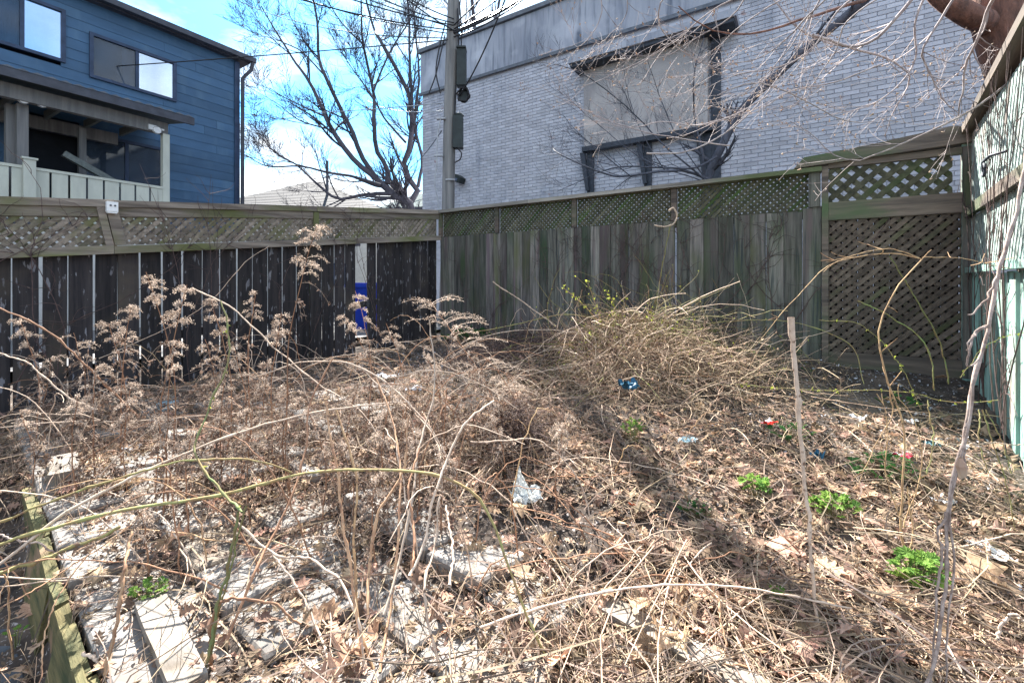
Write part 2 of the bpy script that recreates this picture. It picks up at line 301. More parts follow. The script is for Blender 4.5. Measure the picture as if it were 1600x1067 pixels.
# stucco bay with canopy and black brackets
by = empty('bay_box', (0, 0, 0)); by.parent = bb; by.name = 'stucco_bay'
m = MB(); m.box(u0, u1, -.16, .011, zb, zt-.002); m.build('stucco_panel', M['stucco'], by)
m = MB(); m.box(u0-.03, u1+.12, -.20, -.04, zb-.10, zb-.003); m.build('steel_sill', M['iron'], by)
for uu in (u0+.10, (u0+u1)/2+.10, u1-.02):
    m = MB(); m.box(uu-.07, uu+.07, -.06, -.02, zb-.95, zb-.103)
    m.prism([(uu-.07, zb-.9), (uu+.0, zb-.9), (uu-.10, zb-.104), (uu-.20, zb-.104)], -.14, -.062); m.build('bracket', M['iron'], by)
m = MB(); m.box(u0-.20, u1+.5, -.50, -.005, zt, zt+.13); m.build('canopy', M['concrete'], by)
m = MB(); m.box(u0-.17, u1+.46, -.46, -.005, zt-.07, zt-.003); m.build('canopy_soffit', M['iron'], by)
m = MB(); ur = u1+.04; m.box(ur, ur+.16, -.05, -.007, 1.7, zt-.08); m.build('downpipe', M['iron'], by)
# wall lamp and conduit
q = WB.w(WB.u(722), -.0, 0); zl = WB.z(722, 283)
wl = empty('wall_lamp', (q[0], q[1], zl), WB.th, label='small dark floodlight on a short arm low on the brick wall beside the utility pole', cat='wall lamp')
m = MB(); m.tube([(-.32, -.02, -.06), (-.32, -.10, -.03), (-.1, -.16, 0)], .018); m.build('arm', M['pale'], wl)
m = MB(); m.prism([(-.14, -.02), (.10, -.11), (.16, .02), (.02, .12), (-.14, .10)], -.28, -.05); m.build('lamp_head', M['boxg'], wl)
m = MB(); m.prism([(-.11, 0), (.06, -.06), (.09, .0), (-.11, .07)], -.29, -.283); m.build('lens', M['curtain'], wl)
m = MB(); m.tube([(-.32, -.02, -.06), (-.32, -.02, -2.6)], .014); m.build('conduit', M['pale'], wl)

# ---------------------------------------------------------------- blue clad house on the left
hb = empty('blue_house', (LB.base[0], LB.base[1], 0), LB.th, label='dark blue clapboard house with covered back porch on the left beyond the fence', cat='house')
ZR = 6.86; XL = -10.5
WN = []
for (pa, pb, ya, yb) in ((-40, 95, 0, 78), (145, 270, 57, 118)):
    ua, ub = LB.u(pa), LB.u(pb); WN.append((ua, ub, LB.z(pa if pa > 0 else 95, yb if pa > 0 else 93) , LB.z(pa if pa > 0 else 95, ya if pa > 0 else 20)))
gl = (LB.u(128), LB.u(252), 1.55, LB.z(252, 236))   # porch slider
DR = (LB.u(38), LB.u(124), 1.0, LB.z(124, 200))
m = MB(); m.box(XL, -.02, .33, 6, 0, ZR-.06); m.box(-.12, 0, .025, .32, 0, ZR-.06); m.build('wall', M['trimb'], hb)
holes = WN+[gl, DR]
ex = .205; me_c = {}
zc = .4
while zc < ZR-.1:
    segs = [(XL, 0.0)]; zt2 = min(zc+ex, ZR-.06)
    for (a, b, c, d) in holes:
        if zt2 > c+.03 and zc < d-.03:
            ns = []
            for (p, q2) in segs:
                if b <= p or a >= q2: ns.append((p, q2))
                else:
                    if a > p: ns.append((p, a))
                    if b < q2: ns.append((b, q2))
            segs = ns
    ns = []
    for (p, q2) in segs:
        x = p
        while x < q2:
            e_ = min(q2, x+R.uniform(2.2, 4.2)); e_ = q2 if q2-e_ < .5 else e_
            ns.append((x, e_-.004)); x = e_
    segs = ns
    for (p, q2) in segs:
        m = MB(); V = [(p, -.014, zc), (q2, -.014, zc), (q2, -.004, zt2+.01), (p, -.004, zt2+.01), (p, .024, zc), (q2, .024, zc), (q2, .024, zt2+.01), (p, .024, zt2+.01)]
        m.add(V, [(0, 1, 2, 3), (0, 4, 5, 1), (3, 2, 6, 7), (1, 5, 6, 2), (0, 3, 7, 4)]); m.build('siding_board', M['siding'], hb)
    zc += ex
m = MB(); m.box(-.10, .02, -.045, -.024, .4, ZR-.1); m.build('corner_trim', M['trimb'], hb)
m = MB(); m.prism([(XL, ZR-.08), (.22, ZR-.08), (.22, ZR+.08), (XL, ZR+.08)], -.16, 6.2); m.build('roof', M['gutter'], hb)
m = MB(); m.box(XL, .30, -.30, -.163, ZR-.06, ZR+.06); m.build('gutter', M['gutter'], hb)
m = MB(); m.tube([(.24, -.24, ZR-.05), (.22, -.2, ZR-.25), (.06, -.10, ZR-.5), (.05, -.10, .3)], .045, 8); m.build('downspout', M['gutter'], hb, True)
def window(a, b, c, d, split, backs, par, fr=.05):
    w = empty('window', (a, 0, c)); w.parent = par
    wd, hh = b-a, d-c
    m = MB(); m.box(-.06, wd+.06, -.05, .02, -.06, 0); m.box(-.06, wd+.06, -.05, .02, hh, hh+.06); m.box(-.06, 0, -.05, .02, 0, hh); m.box(wd, wd+.06, -.05, .02, 0, hh)
    m.box(split*wd-.03, split*wd+.03, -.035, .02, 0, hh); m.build('frame', M['trimb'], w)
    for (p, q2), bk in zip(((0.001, split*wd-.031), (split*wd+.031, wd-.001)), backs):
        m = MB(); m.box(p, q2, -.012, -.004, .001, hh-.001); m.build('pane', M['glassb' if bk[0][2] == 'blind' else 'glass'], w)
        for (fa, fb, mt) in bk:
            m = MB(); m.box(p+(q2-p)*fa+.001, p+(q2-p)*fb-.001, .04, .055, .0, hh); m.build('blind' if mt in ('blind',) else 'curtain', M[mt], w)  # dark backs stand in for the unlit room; only the rest are curtains
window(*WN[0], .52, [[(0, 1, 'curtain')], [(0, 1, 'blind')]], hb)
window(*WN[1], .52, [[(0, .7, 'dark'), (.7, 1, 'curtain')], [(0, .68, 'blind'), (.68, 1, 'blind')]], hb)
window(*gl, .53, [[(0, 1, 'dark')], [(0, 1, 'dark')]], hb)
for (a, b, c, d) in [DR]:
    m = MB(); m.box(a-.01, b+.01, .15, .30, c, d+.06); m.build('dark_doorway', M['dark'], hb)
# porch
PD = 1.65; LP_ = LB.off(PD)
pw = empty('porch', (0, 0, 0)); pw.parent = hb
zroof = H+3.15; xe = LP_.u(290); xr = LP_.u(262)
m = MB(); m.box(XL, xr+.02, -PD, -.03, 1.02, 1.12); m.build('deck', M['porchwood'], pw)
m = MB()
V = [(XL, -PD-.28, zroof), (xe, -PD-.28, zroof), (xe, -.026, zroof+.30), (XL, -.026, zroof+.30)]; V += [(x, y, z+.05) for x, y, z in V]
m.add(V, [(0, 1, 2, 3), (7, 6, 5, 4), (0, 4, 5, 1), (1, 5, 6, 2), (2, 6, 7, 3), (3, 7, 4, 0)]); m.build('porch_roof', M['soffit'], pw)
m = MB(); m.box(XL, xe+.02, -PD-.33, -PD-.282, zroof-.05, zroof+.09); m.build('fascia', M['gutter'], pw)
k = XL
m = MB()
while k < xe: m.box(k, k+.05, -PD-.32, -.03, zroof+.10, zroof+.13, ) if False else None; k += .2
for i in range(60):
    x = XL+i*.16
    if x < xe-.1: m.prism([(x, zroof+.091), (x+.16, zroof+.091), (x+.08, zroof+.125)], -PD-.34, -PD-.20)
m.build('corrugated_edge', M['flash'], pw)
m = MB(); m.box(XL, xr, -PD-.02, -PD+.10, zroof-.28, zroof-.055); m.build('beam', M['porchwood'], pw)
m = MB(); m.box(XL, xr-.35, -.30, -.20, zroof-.35, zroof-.12); m.build('beam', M['porchwood'], pw)
for x in np.arange(XL+.3, xr, .55):
    m = MB(); m.box(x, x+.05, -PD+.102, -.31, zroof-.16, zroof-.01); m.build('joist', M['soffit'], pw)
for pxx, dd, mt, wd in ((258, 0, 'pale', .11), (34, .25, 'porchwood', .13), (17, .4, 'porchwood', .13), (128, .9, 'porchwood', .10)):
    f = LB.off(PD-dd); x = f.u(pxx); m = MB(); m.box(x-wd/2, x+wd/2, -PD+dd-wd/2, -PD+dd+wd/2, 1.12, zroof-.056-(.225 if dd == 0 or True else 0)); m.build('post', M[mt], pw)
zrail = LP_.z(250, 292)
m = MB(); m.box(XL, xr-.07, -PD-.06, -PD+.05, zrail-.045, zrail); m.build('handrail', M['pale'], pw)
m = MB(); m.box(XL, xr-.07, -PD-.02, -PD+.03, 1.13, 1.19); m.build('bottom_rail', M['pale'], pw)
x = xr-.09
while x > XL:
    m = MB(); m.box(x-.195, x, -PD-.045, -PD-.022, 1.0, zrail-.046); m.build('rail_board', M['pale'], pw); x -= .225
xn = LP_.u(43); m = MB(); m.box(xn-.07, xn+.07, -PD-.13, -PD-.062, .9, zrail+.10); m.box(xn-.09, xn+.09, -PD-.15, -PD-.05, zrail+.101, zrail+.13); m.build('newel_post', M['pale'], pw)
m = MB(); m.box(XL, xr-.02, -PD+.0, -PD+.02, .05, 1.0); m.build('skirt', M['pale'], pw)
def spot(px, py, d, lab, flood=False):
    f = LB.off(PD-d); u = f.u(px); w = LB.w(u, -(PD-d), 0); z = f.z(px, py)
    e = empty('spotlight', (w[0], w[1], z), LB.th, label=lab, cat='spotlight', group='porch spotlights')
    m = MB(); a = np.linspace(0, 2*np.pi, 13)[:-1]
    m.tube([(0, .10, 0.03), (0, .02, 0), (0, -.06, -.02), (0, -.09, -.025)], [.02, .045, .075, .07], 12); m.prism([(.065*math.cos(t), -.022+.065*math.sin(t)) for t in a], -.088, -.08)
    if flood: m.box(-.13, -.01, -.07, -.03, -.03, .06); m.box(-.02, .12, -.06, -.04, 0, .03)
    m.build('lamp_head', M['white'], e); m = MB(); m.tube([(0, .08, .02), (0, .12, .18)], .012); m.build('stem', M['white'], e)
spot(35, 155, .1, 'left one of the two round white spotlights under the porch roof'); spot(64, 161, .1, 'right one of the two round white spotlights under the porch roof')
spot(243, 203, .0, 'white floodlight beside the pale porch corner post', True)
f = LB.off(PD-.5); w = LB.w(f.u(155), -(PD-.5), f.z(155, 272))
e = empty('leaning_board', tuple(w), LB.th, label='long tan board leaning behind the porch rail in front of the slider window', cat='board')
m = MB(); m.box(-.55, .5, -.06, .03, -.05, .05, Matrix.Rotation(math.radians(28), 4, 'Y')); m.build('plank', M['soffit'], e)

# ---------------------------------------------------------------- far houses, garage, bin
def at_e(name, px, py, Y, **k): p = at(px, py, Y); return empty(name, (p[0], p[1], 0), 0, **k), p
hh = empty('hip_roof_house', (-10.3, 21, 0), math.radians(12), label='far house with a pale grey hip roof between the blue house and the bare tree', cat='house')
m = MB(); m.box(-4.2, 4.6, .4, 8, 0, 4.2); m.build('wall', M['housewall'], hh)
def hip(par, x0, x1, y0, y1, z0, z1, mt, ridge=.3):
    xm0 = x0+(x1-x0)*(.5-ridge/2); xm1 = x0+(x1-x0)*(.5+ridge/2); ym = (y0+y1)/2
    n = 22; m = MB()
    for i in range(n):          # shingle courses as real steps
        t0, t1 = i/n, (i+1)/n; L_ = lambda a, b, t: a+(b-a)*t
        ring = lambda t, dz: [(L_(x0, xm0, t), L_(y0, ym, t), L_(z0, z1, t)+dz), (L_(x1, xm1, t), L_(y0, ym, t), L_(z0, z1, t)+dz), (L_(x1, xm1, t), L_(y1, ym, t), L_(z0, z1, t)+dz), (L_(x0, xm0, t), L_(y1, ym, t), L_(z0, z1, t)+dz)]
        V = ring(t0, .012)+ring(t1, -.002)
        B_ = [(x, y, z-.015) for x, y, z in V[:4]]
        for a, b in ((0, 1), (1, 2), (2, 3), (3, 0)): m.add([V[a], V[b], V[4+b], V[4+a]], [(0, 1, 2, 3)]); m.add([B_[a], B_[b], V[b], V[a]], [(0, 1, 2, 3)])
    r = m.build('roof', M[mt], par)
    m = MB(); m.box(x0, x1, y0, y1, z0-.15, z0+.02); m.build('eaves', M['gutter'], par); return r
r = hip(hh, -4.6, 5.0, 0, 8.4, 4.3, 6.75, 'shingle', .06)
m = MB(); m.tube([(1.1, 2.4, 5.4), (1.1, 2.4, 7.5)], .07, 8); m.build('vent_pipe', M['gutter'], r)
th = empty('green_roof_house', (-3.95, 17, 0), math.radians(-12), label='low outbuilding with a dark green roof and red chimney behind the tree base', cat='house')
m = MB(); m.box(-1.2, 1.9, .2, 4, 0, 3.9); m.build('wall', M['housewall'], th)
r = hip(th, -1.4, 2.1, 0, 4.2, 3.95, 4.9, 'teal', .5)
m = MB(); m.box(.6, 1.0, .7, 1.1, 3.9, 4.75); m.build('chimney', M['redbrick'], r)
for a in (-.6, 1.6): m = MB(); m.tube([(a, -.05, 4.0), (a+.5, 1.5, 4.9)], .03, 5); m.build('pale_strut', M['wirep'], th)
ga = empty('garage', (-6.3, 8.6, 0), math.radians(50), label='low pale garage glimpsed through the gaps of the dark left fence', cat='garage')
m = MB(); m.box(-2.3, 3.6, 0, 3, 0, 2.05); m.build('wall', M['housewall'], ga)
m = MB(); m.box(-2.4, 3.7, -.1, 3.1, 2.052, 2.12); m.build('roof', M['gutter'], ga)
m = MB(); m.box(2.95, 3.45, -.03, -.002, 1.05, 1.6); w_ = m.build('window', M['trimb'], ga); m = MB(); m.box(3.0, 3.4, -.04, -.031, 1.1, 1.55); m.build('pane', M['curtain'], w_)
m = MB(); m.add([(-9, 3.9, .02), (-5.5, 3.2, .02), (-.5, 8.6, .02), (-2.4, 11.9, .02), (-12, 11.9, .02)], None, [(0, 1, 2), (0, 2, 3), (0, 3, 4)])
o = m.build('alley', M['asphalt']); o.location.z = .30; tag(o, kind='structure')
p = at(567, 500, 7.9)
bn = empty('blue_bin', (p[0], p[1], .33), .4, label='bright blue bin seen through the gap of the missing fence board', cat='bin')
m = MB()
V = [(-.22, -.22, 0), (.22, -.22, 0), (.22, .22, 0), (-.22, .22, 0), (-.28, -.28, .72), (.28, -.28, .72), (.28, .28, .72), (-.28, .28, .72)]
m.add(V, [(0, 3, 2, 1), (0, 1, 5, 4), (1, 2, 6, 5), (2, 3, 7, 6), (3, 0, 4, 7)]); m.build('body', M['blue'], bn)
m = MB(); m.box(-.31, .31, -.31, .31, .721, .77); m.box(-.26, .26, -.26, .26, .771, .80); m.build('lid', M['blue'], bn)
for s in (-1, 1): m = MB(); m.tube([(s*.23, .2, .08), (s*.28, .2, .08)], .08, 10); m.build('wheel', M['boxg'], bn)

# ---------------------------------------------------------------- fences
def clip_poly(poly, x0, x1, z0, z1):
    def cl(P, f):
        o = []
        for i in range(len(P)):
            a, b = P[i-1], P[i]; fa, fb = f(a), f(b)
            if (fa >= 0) != (fb >= 0): t = fa/(fa-fb); o.append((a[0]+(b[0]-a[0])*t, a[1]+(b[1]-a[1])*t))
            if fb >= 0: o.append(b)
        return o
    for f in (lambda p: p[0]-x0, lambda p: x1-p[0], lambda p: p[1]-z0, lambda p: z1-p[1]):
        poly = cl(poly, f)
        if len(poly) < 3: return []
    return poly
def lattice(par, x0, x1, z0, z1, pitch, wd, mt, y, shear=0, th=.009, ang=45, jig=.0015, skip=()):
    """two layers of diagonal laths, each lath its own part; shear: rise per metre of the panel"""
    ca, sa = math.cos(math.radians(ang)), math.sin(math.radians(ang))
    for layer, sg in ((0, 1), (1, -1)):
        hp = pitch/sa; span = (z1-z0)*ca/sa; n = int((x1-x0+span)/hp)+2
        for i in range(n):
            c = x0-span+i*hp+hp*.4+R.normal(0, jig); L_ = (z1-z0)/sa+.3
            if (layer, i) in skip: continue
            hw = wd/2*R.uniform(.95, 1.04)
            dx, dz = ca, sa; nx_, nz_ = -sa, ca; b0 = (c-.15*ca, z0-.15*sa); b1 = (c+L_*dx, z0+L_*dz)
            P = [(b0[0]+nx_*hw, b0[1]+nz_*hw), (b0[0]-nx_*hw, b0[1]-nz_*hw), (b1[0]-nx_*hw, b1[1]-nz_*hw), (b1[0]+nx_*hw, b1[1]+nz_*hw)]
            if sg < 0: P = [(x0+x1-a, b) for a, b in P][::-1]
            P = clip_poly(P, x0, x1, z0, z1)
            if len(P) < 3: continue
            P = [(a, b+shear*(a-x0)) for a, b in P]
            yy = y+layer*(th+.0012); m = MB(); m.prism(P, yy, yy+th); m.build('lath', M[mt], par)
def board(par, x0, x1, z0, z1, y, th, mt, name='board', lean=0, dz=0):
    m = MB(); c = .12*(x1-x0)
    V = [(x0+.003, y, z0), (x1-.003, y, z0), (x1, y+.004, z0), (x1, y+th, z0), (x0, y+th, z0), (x0, y+.004, z0)]
    a, b = z1+dz+R.uniform(-.006, .006), z1-dz+R.uniform(-.006, .006)
    T = [(p[0]+lean, p[1], a if p[0] < (x0+x1)/2 else b) for p in V]
    m.add(V+T, [(i, (i+1) % 6, 6+(i+1) % 6, 6+i) for i in range(6)], [(0, 5, 1), (1, 5, 2), (2, 5, 4), (2, 4, 3), (6, 7, 11), (7, 8, 11), (8, 10, 11), (8, 9, 10)]); return m.build(name, M[mt], par)
# fence A (left, dark boards, lattice on top), follows a rising line
fa = empty('dark_board_fence', (FA.base[0], FA.base[1], 0), FA.th, label='left fence of gappy black brown boards under a grey lattice strip', cat='fence')
SA = (1.08-.63)/4.34; zA = lambda s: H+.63+SA*s
L0, L1 = -.9, 4.33
J1, J2 = FA.u(176), FA.u(492)
def srail(par, x0, x1, o0, o1, y0, y1, mt, name):
    m = MB(); V = []
    for x in (x0, x1):
        for y in (y0, y1):
            for o_ in (o0, o1): V.append((x, y, zA(x)+o_))
    m.add(V, [(0, 1, 3, 2), (4, 6, 7, 5), (0, 4, 5, 1), (2, 3, 7, 6), (0, 2, 6, 4), (1, 5, 7, 3)]); return m.build(name, M[mt], par)
gaps = [18.7, 64.6, 107.3, 147.7, 185.4, 221.5, 256, 287, 317.6, 346, 372.5, 396.7, 421.4, 444, 465.7, 486.3, 505.4, 525, 542, 558.5, 576.5, 591, 603.8, 618.6, 632.3, 645.5, 659.3, 671]
us = [FA.u(x) for x in [-70, -26]+gaps]+[4.30]
for i in range(len(us)-1):
    a, b = us[i], us[i+1]
    if abs((CX+F*(FA.X0+FA.c*(a+b)/2)/(FA.Y0+FA.s*(a+b)/2))-567.5) < 5: continue   # the missing board
    gp = R.uniform(.010, .017); xm = (a+b)/2; wx, wy, _ = FA.w(xm, 0, 0)
    zz = float(G(wx, wy)); broken = R.random() < .1
    board(fa, a+gp/2, b-gp/2, zz-.05+R.uniform(0, .03), zA(xm)-.40, .03+R.uniform(-.004, .004), .019, 'boardA', lean=R.normal(0, .004), dz=-SA*.06)
srail(fa, L0, J1, -.06, -.0, -.045, .09, 'railA', 'cap_rail'); srail(fa, J1+.003, J2, -.06, -.004, -.045, .09, 'railA', 'cap_rail'); srail(fa, J2+.003, L1, -.062, -.002, -.05, .085, 'railA', 'cap_rail')
srail(fa, L0, J1, -.455, -.385, -.05, .029, 'railA', 'lattice_rail'); srail(fa, J1+.003, J2, -.455, -.39, -.047, .029, 'railA', 'lattice_rail'); srail(fa, J2+.003, L1, -.455, -.388, -.05, .029, 'railA', 'lattice_rail')
srail(fa, L0, L1, -.14, -.061, -.022, .02, 'railA', 'upper_rail')
srail(fa, L0, L1, -1.28, -1.20, .052, .09, 'boardA', 'back_rail')
for (a, b) in ((L0, J1-.02), (J1+.02, J2-.02), (J2+.02, 4.26)):
    lattice(fa, a, b, zA(a)-.384, zA(a)-.141, .053, .037, 'latA', -.008, shear=SA)
for px_, wd in ((163, .05), (180, .075)):
    x = FA.u(px_); m = MB(); V = []
    for xx, o_ in ((x-.5*wd+.03, -.384), (x+.5*wd+.03, -.384), (x+.5*wd-.03, -.061), (x-.5*wd-.03, -.061)): V.append((xx, zA(xx)+o_))
    m.prism(V, -.042, -.010); m.build('batten', M['railA'], fa)
for x in (-.62, J1, J2, 4.29):
    m = MB(); m.box(x-.04, x+.04, .055 if x < 4 else .055, .13, -.1, zA(x)-.07); m.build('post', M['railB'], fa)
for x in (J2,): m = MB(); m.box(x-.03, x+.03, -.04, -.010, zA(x)-.383, zA(x)-.07); m.build('batten', M['railA'], fa)
# white electrical box on the fence
p = FA.w(FA.u(171), -.085, FA.z(171, 325))
eb = empty('outlet_box', tuple(p), FA.th, label='small white double outlet box mounted on the left fence lattice post', cat='outlet box')
m = MB(); m.box(-.035, .035, -.03, .03, -.04, .04); m.prism([(-.028, -.055), (.028, -.055), (.035, -.041), (-.035, -.041)], -.025, .025); m.build('box', M['white'], eb)
for s in (-.014, .014): m = MB(); m.prism([(s+.007*math.cos(t), .008+.007*math.sin(t)) for t in np.linspace(0, 2*np.pi, 9)[:-1]], -.036, -.0305); m.build('socket', M['iron'], eb)

# fence B
fb = empty('back_board_fence', (FB.base[0], FB.base[1], 0), FB.th, label='back fence of tight weathered teal grey boards with mossy lattice along its top', cat='fence')
UG = FB.u(1284)   # where the lattice gate section starts
ed = [1053.9, 1056.5, 1076.4, 1099.2, 1122.2, 1146.2, 1171.5, 1196.8, 1224.3, 1253.6, 1282.5]
ue = [FB.u(x) for x in ed]; lo = []; x = ue[0]
while x > .16: w_ = R.uniform(.10, .146); lo.append(x-w_); x -= w_
ue[-1] = UG-.001
ue = sorted([0.02]+[v for v in lo if v > .08])+ue
ztop = H+.67
for i in range(len(ue)-1):
    a, b = ue[i], ue[i+1]
    if b-a < .05: continue
    wx, wy, _ = FB.w((a+b)/2, 0, 0)
    hi = ztop if b < UG-.1 else ztop+.03
    board(fb, a+.001, b-.001, float(G(wx, wy))-.06, hi, .0+R.choice([0, .006, .013])+R.uniform(0, .003), .02, 'boardB', lean=R.normal(0, .002), dz=R.normal(0, .002))
for (a, b) in ((0, 1.6), (1.603, 3.2), (3.203, UG-.001)):
    m = MB(); m.box(a, b, -.06, .085, H+1.025, H+1.07+R.uniform(-.004, .004)); m.build('cap_rail', M['capB'], fb)
m = MB(); m.box(0, UG-.11, .036, .08, H+.60, H+.67); m.build('back_rail', M['railB'], fb)
m = MB(); m.box(0, UG, .036, .08, .62, .70); m.build('back_rail', M['railB'], fb)
ps = [.03, FB.u(776), FB.u(897), FB.u(1053), UG-.055]
for k_, x in enumerate(ps):
    wd = .09 if k_ == 4 else .06
    m = MB(); m.box(x-wd/2, x+wd/2, -.005 if k_ < 4 else -.014, .034, H+.672+(.03 if k_ == 4 else 0), H+1.024); m.build('lattice_post', M['boardB' if k_ == 4 else 'railB'], fb)
for x0_, x1_ in ((.061, ps[1]-.031), (ps[1]+.031, ps[2]-.031), (ps[2]+.031, ps[3]-.031), (ps[3]+.031, UG-.101)):
    lattice(fb, x0_, x1_, H+.655, H+1.024, .040, .0275, 'latB', .040, th=.007)
# gate section
gt = empty('lattice_gate_panel', tuple(FB.w(UG, 0, 0)), FB.th, label='tall brown lattice panel section at the right end of the back fence', cat='fence panel')
GL = FB.u(1517)-UG; z_ = lambda v: H+v
m = MB(); m.prism([(-.22, z_(1.072)), (GL+.04, z_(1.125)), (GL+.04, z_(1.23)), (GL-.12, z_(1.27)), (.30, z_(1.20)), (-.14, z_(1.165))], -.07, .07); m.build('top_beam', M['railB'], gt)
m = MB(); m.box(.0, .05, -.03, .03, .33, z_(1.072)); m.build('post', M['railB'], gt)
m = MB(); m.box(GL-.055, GL, -.03, .03, .36, z_(1.10)); m.build('post', M['boardB'], gt)
m = MB(); m.box(.051, GL-.056, -.028, .02, z_(.565), z_(.730)); m.build('middle_rail', M['railB'], gt)
m = MB(); m.box(.051, GL-.056, -.025, .02, z_(1.045), z_(1.10)); m.build('upper_rail', M['railB'], gt)
m = MB(); m.box(.051, GL-.056, -.02, .02, .32, z_(-.645)); m.build('base_board', M['railB'], gt)
lattice(gt, .052, GL-.11, z_(.732), z_(1.044), .086, .047, 'latB', -.006, th=.012, jig=.003)
lattice(gt, .052, GL-.057, z_(-.04), z_(.564), .055, .037, 'latG', -.006, th=.010, jig=.002)
lattice(gt, .052, GL-.057, z_(-.643), z_(-.043), .055, .037, 'latG', -.006, th=.010, jig=.002)
for i in range(8):
    x = .05+i*(GL-.11)/8; board(gt, x+.003, x+(GL-.11)/8-.003, .34, z_(.66), .045, .018, 'boardA', 'backing_board')
# fence C
fc = empty('mint_fence', (FC.base[0], FC.base[1], 0), FC.th, label='right side fence of faded mint boards with tall lattice and sloping brown cap', cat='fence')
x = -.0; i = 0
while x < 2.6:
    w_ = R.uniform(.145, .19) if i != 1 else .12; wx, wy, _ = FC.w(x+w_/2, 0, 0)
    board(fc, x+.004, x+w_-.004, float(G(wx, wy))-.08, z_(.06)+R.uniform(-.01, .01), .0+.016*(i % 2), .018, 'boardC', lean=R.normal(0, .004)); x += w_; i += 1
m = MB(); m.box(-.0, 2.6, -.045, -.003, z_(.07), z_(.115)); m.build('middle_rail', M['boardC'], fc)
m = MB(); m.box(-.0, 2.6, -.045, -.010, z_(.52), z_(.60)); m.build('lattice_rail', M['railB'], fc)
m = MB(); m.prism([(-.02, z_(1.19)), (2.6, z_(1.30)), (2.6, z_(1.36)), (-.02, z_(1.25))], -.07, .08); m.build('cap_rail', M['railB'], fc)
m = MB(); m.box(-.03, .03, -.06, .02, .3, z_(1.19)); m.build('post', M['boardC'], fc)
x = .04; i = 0
while x < 2.55: board(fc, x, x+.135, z_(.10), z_(1.18), .045, .018, 'boardB', 'backing_board'); x += .142
lattice(fc, .032, 2.6, z_(.116), z_(.519), .062, .032, 'latC', -.008, th=.008, ang=62)
lattice(fc, .032, 2.6, z_(.60), z_(1.19), .066, .034, 'latC', -.008, th=.008, ang=62)
for x in (1.25, 2.5): m = MB(); m.box(x-.045, x+.045, .04, .12, .0, z_(1.22)); m.build('back_post', M['railB'], fc)
p = FC.w(FC.u(1562), -.07, FC.z(1562, 262))
hk = empty('iron_hook', tuple(p), FC.th, label='black scrolled iron hook on the right fence lattice', cat='hook')
a = np.linspace(0, 2*np.pi*1.25, 22); m = MB(); m.tube([(.25-.0, .06, .05), (.2, .0, .045)]+[(.0+.055*math.cos(t+1.2)*(1-.06*t), 0, .0+.055*math.sin(t+1.2)*(1-.06*t)) for t in a], .009, 6); m.build('scroll', M['iron'], hk, True)

# ---------------------------------------------------------------- utility pole and wires
PY = 8.6
pb_, pt_ = at(694, 560, PY), at(712, -120, PY); pb_[2] = 0
up = empty('utility_pole', (pb_[0], pb_[1], 0), 0, label='grey wooden utility pole behind the corner of the two fences', cat='utility pole')
lean = (pt_[0]-pb_[0])/(pt_[2])
pts = [(lean*z*1.0+.012*math.sin(z), 0, z) for z in np.linspace(0, 10.5, 14)]; m = MB(); m.tube(pts, np.linspace(.125, .105, 14), 18); m.build('shaft', M['pole'], up, True)
def PL(px, py): q = at(px, py, PY); return q[0]-pb_[0], q[2]
def pbox(name, x0, y0, x1, y1, d0, d1, mt):
    a, zt_ = PL(x0, y0); b, zb_ = PL(x1, y1); m = MB(); m.box(a, b, d0, d1, zb_, zt_); mm = m.build(name, M[mt], up); return mm
bx_ = pbox('terminal_box', 715, 80, 729, 138, -.16, .02, 'boxg'); a, z = PL(722, 82); m = MB(); m.box(a-.09, a+.09, -.19, .03, z, z+.03); m.build('lid', M['boxg'], bx_)
bx_ = pbox('meter_box', 709, 185, 724, 234, -.16, .02, 'boxg'); a, z = PL(716, 185); m = MB(); m.tube([(a-.08, -.07, z), (a-.03, -.07, z+.04), (a+.05, -.07, z+.04), (a+.09, -.07, z)], .04, 8); m.build('lid', M['boxg'], bx_)
a, z = PL(725, 153); m = MB(); t = np.linspace(0, 2*np.pi*5, 90); m.tube([(a+(.06+.01*(i % 3))*1.6*math.cos(v), -.10-.012*(v/6), z+(.07+.01*(i % 3))*1.6*math.sin(v)) for i, v in enumerate(t)], .014, 5); m.build('cable_coil', M['wire'], up, True)
m = MB(); m.prism([(a+.105*math.cos(v), z+.12*math.sin(v)) for v in np.linspace(0, 2*np.pi, 17)[:-1]], -.09, -.04); m.build('coil_plate', M['boxg'], up)
for pth, mt in (([(714, 234), (722, 242), (720, 252), (712, 257)], 'wire'), ([(713, 138), (712, 160), (711, 185)], 'wire'), ([(690, 190), (686, 210), (684, 262)], 'wirep'), ([(684, 262), (681, 285), (685, 312), (688, 330)], 'wirep'), ([(716, 20), (717, 50), (718, 80)], 'wire'), ([(719, 10), (722, 50), (722, 80)], 'wire'), ([(697, 60), (690, 90), (680, 130), (672, 150)], 'wire'), ([(698, 40), (688, 80), (683, 120), (690, 150)], 'wire')):
    m = MB(); P = spline([(PL(*q)[0], -.12, PL(*q)[1]) for q in pth], 12); m.tube(P, .013, 5); m.build('riser_cable', M[mt], up, True)
for (x, y) in ((688, 189), (684, 246), (702, 283)): a, z = PL(x, y); m = MB(); m.box(a-.05, a+.12, -.14, -.06, z-.012, z+.012); m.build('bracket', M['wirep'], up)
def wire(a, b, sag, r, mt, lab):
    P = np.array([a+(np.array(b)-a)*t+np.array((0, 0, -sag*4*t*(1-t))) for t in np.linspace(0, 1, 24)])
    m = MB(); m.tube(P, r, 5); o = m.build('utility_wire', M[mt], None, True); tag(o, lab, 'wire', 'overhead wires at the pole')
PT = lambda py: at(703+(330-py)*.035*0+6, py, PY-.1)
wl_ = 'thin black overhead wire running from the pole top across the sky'
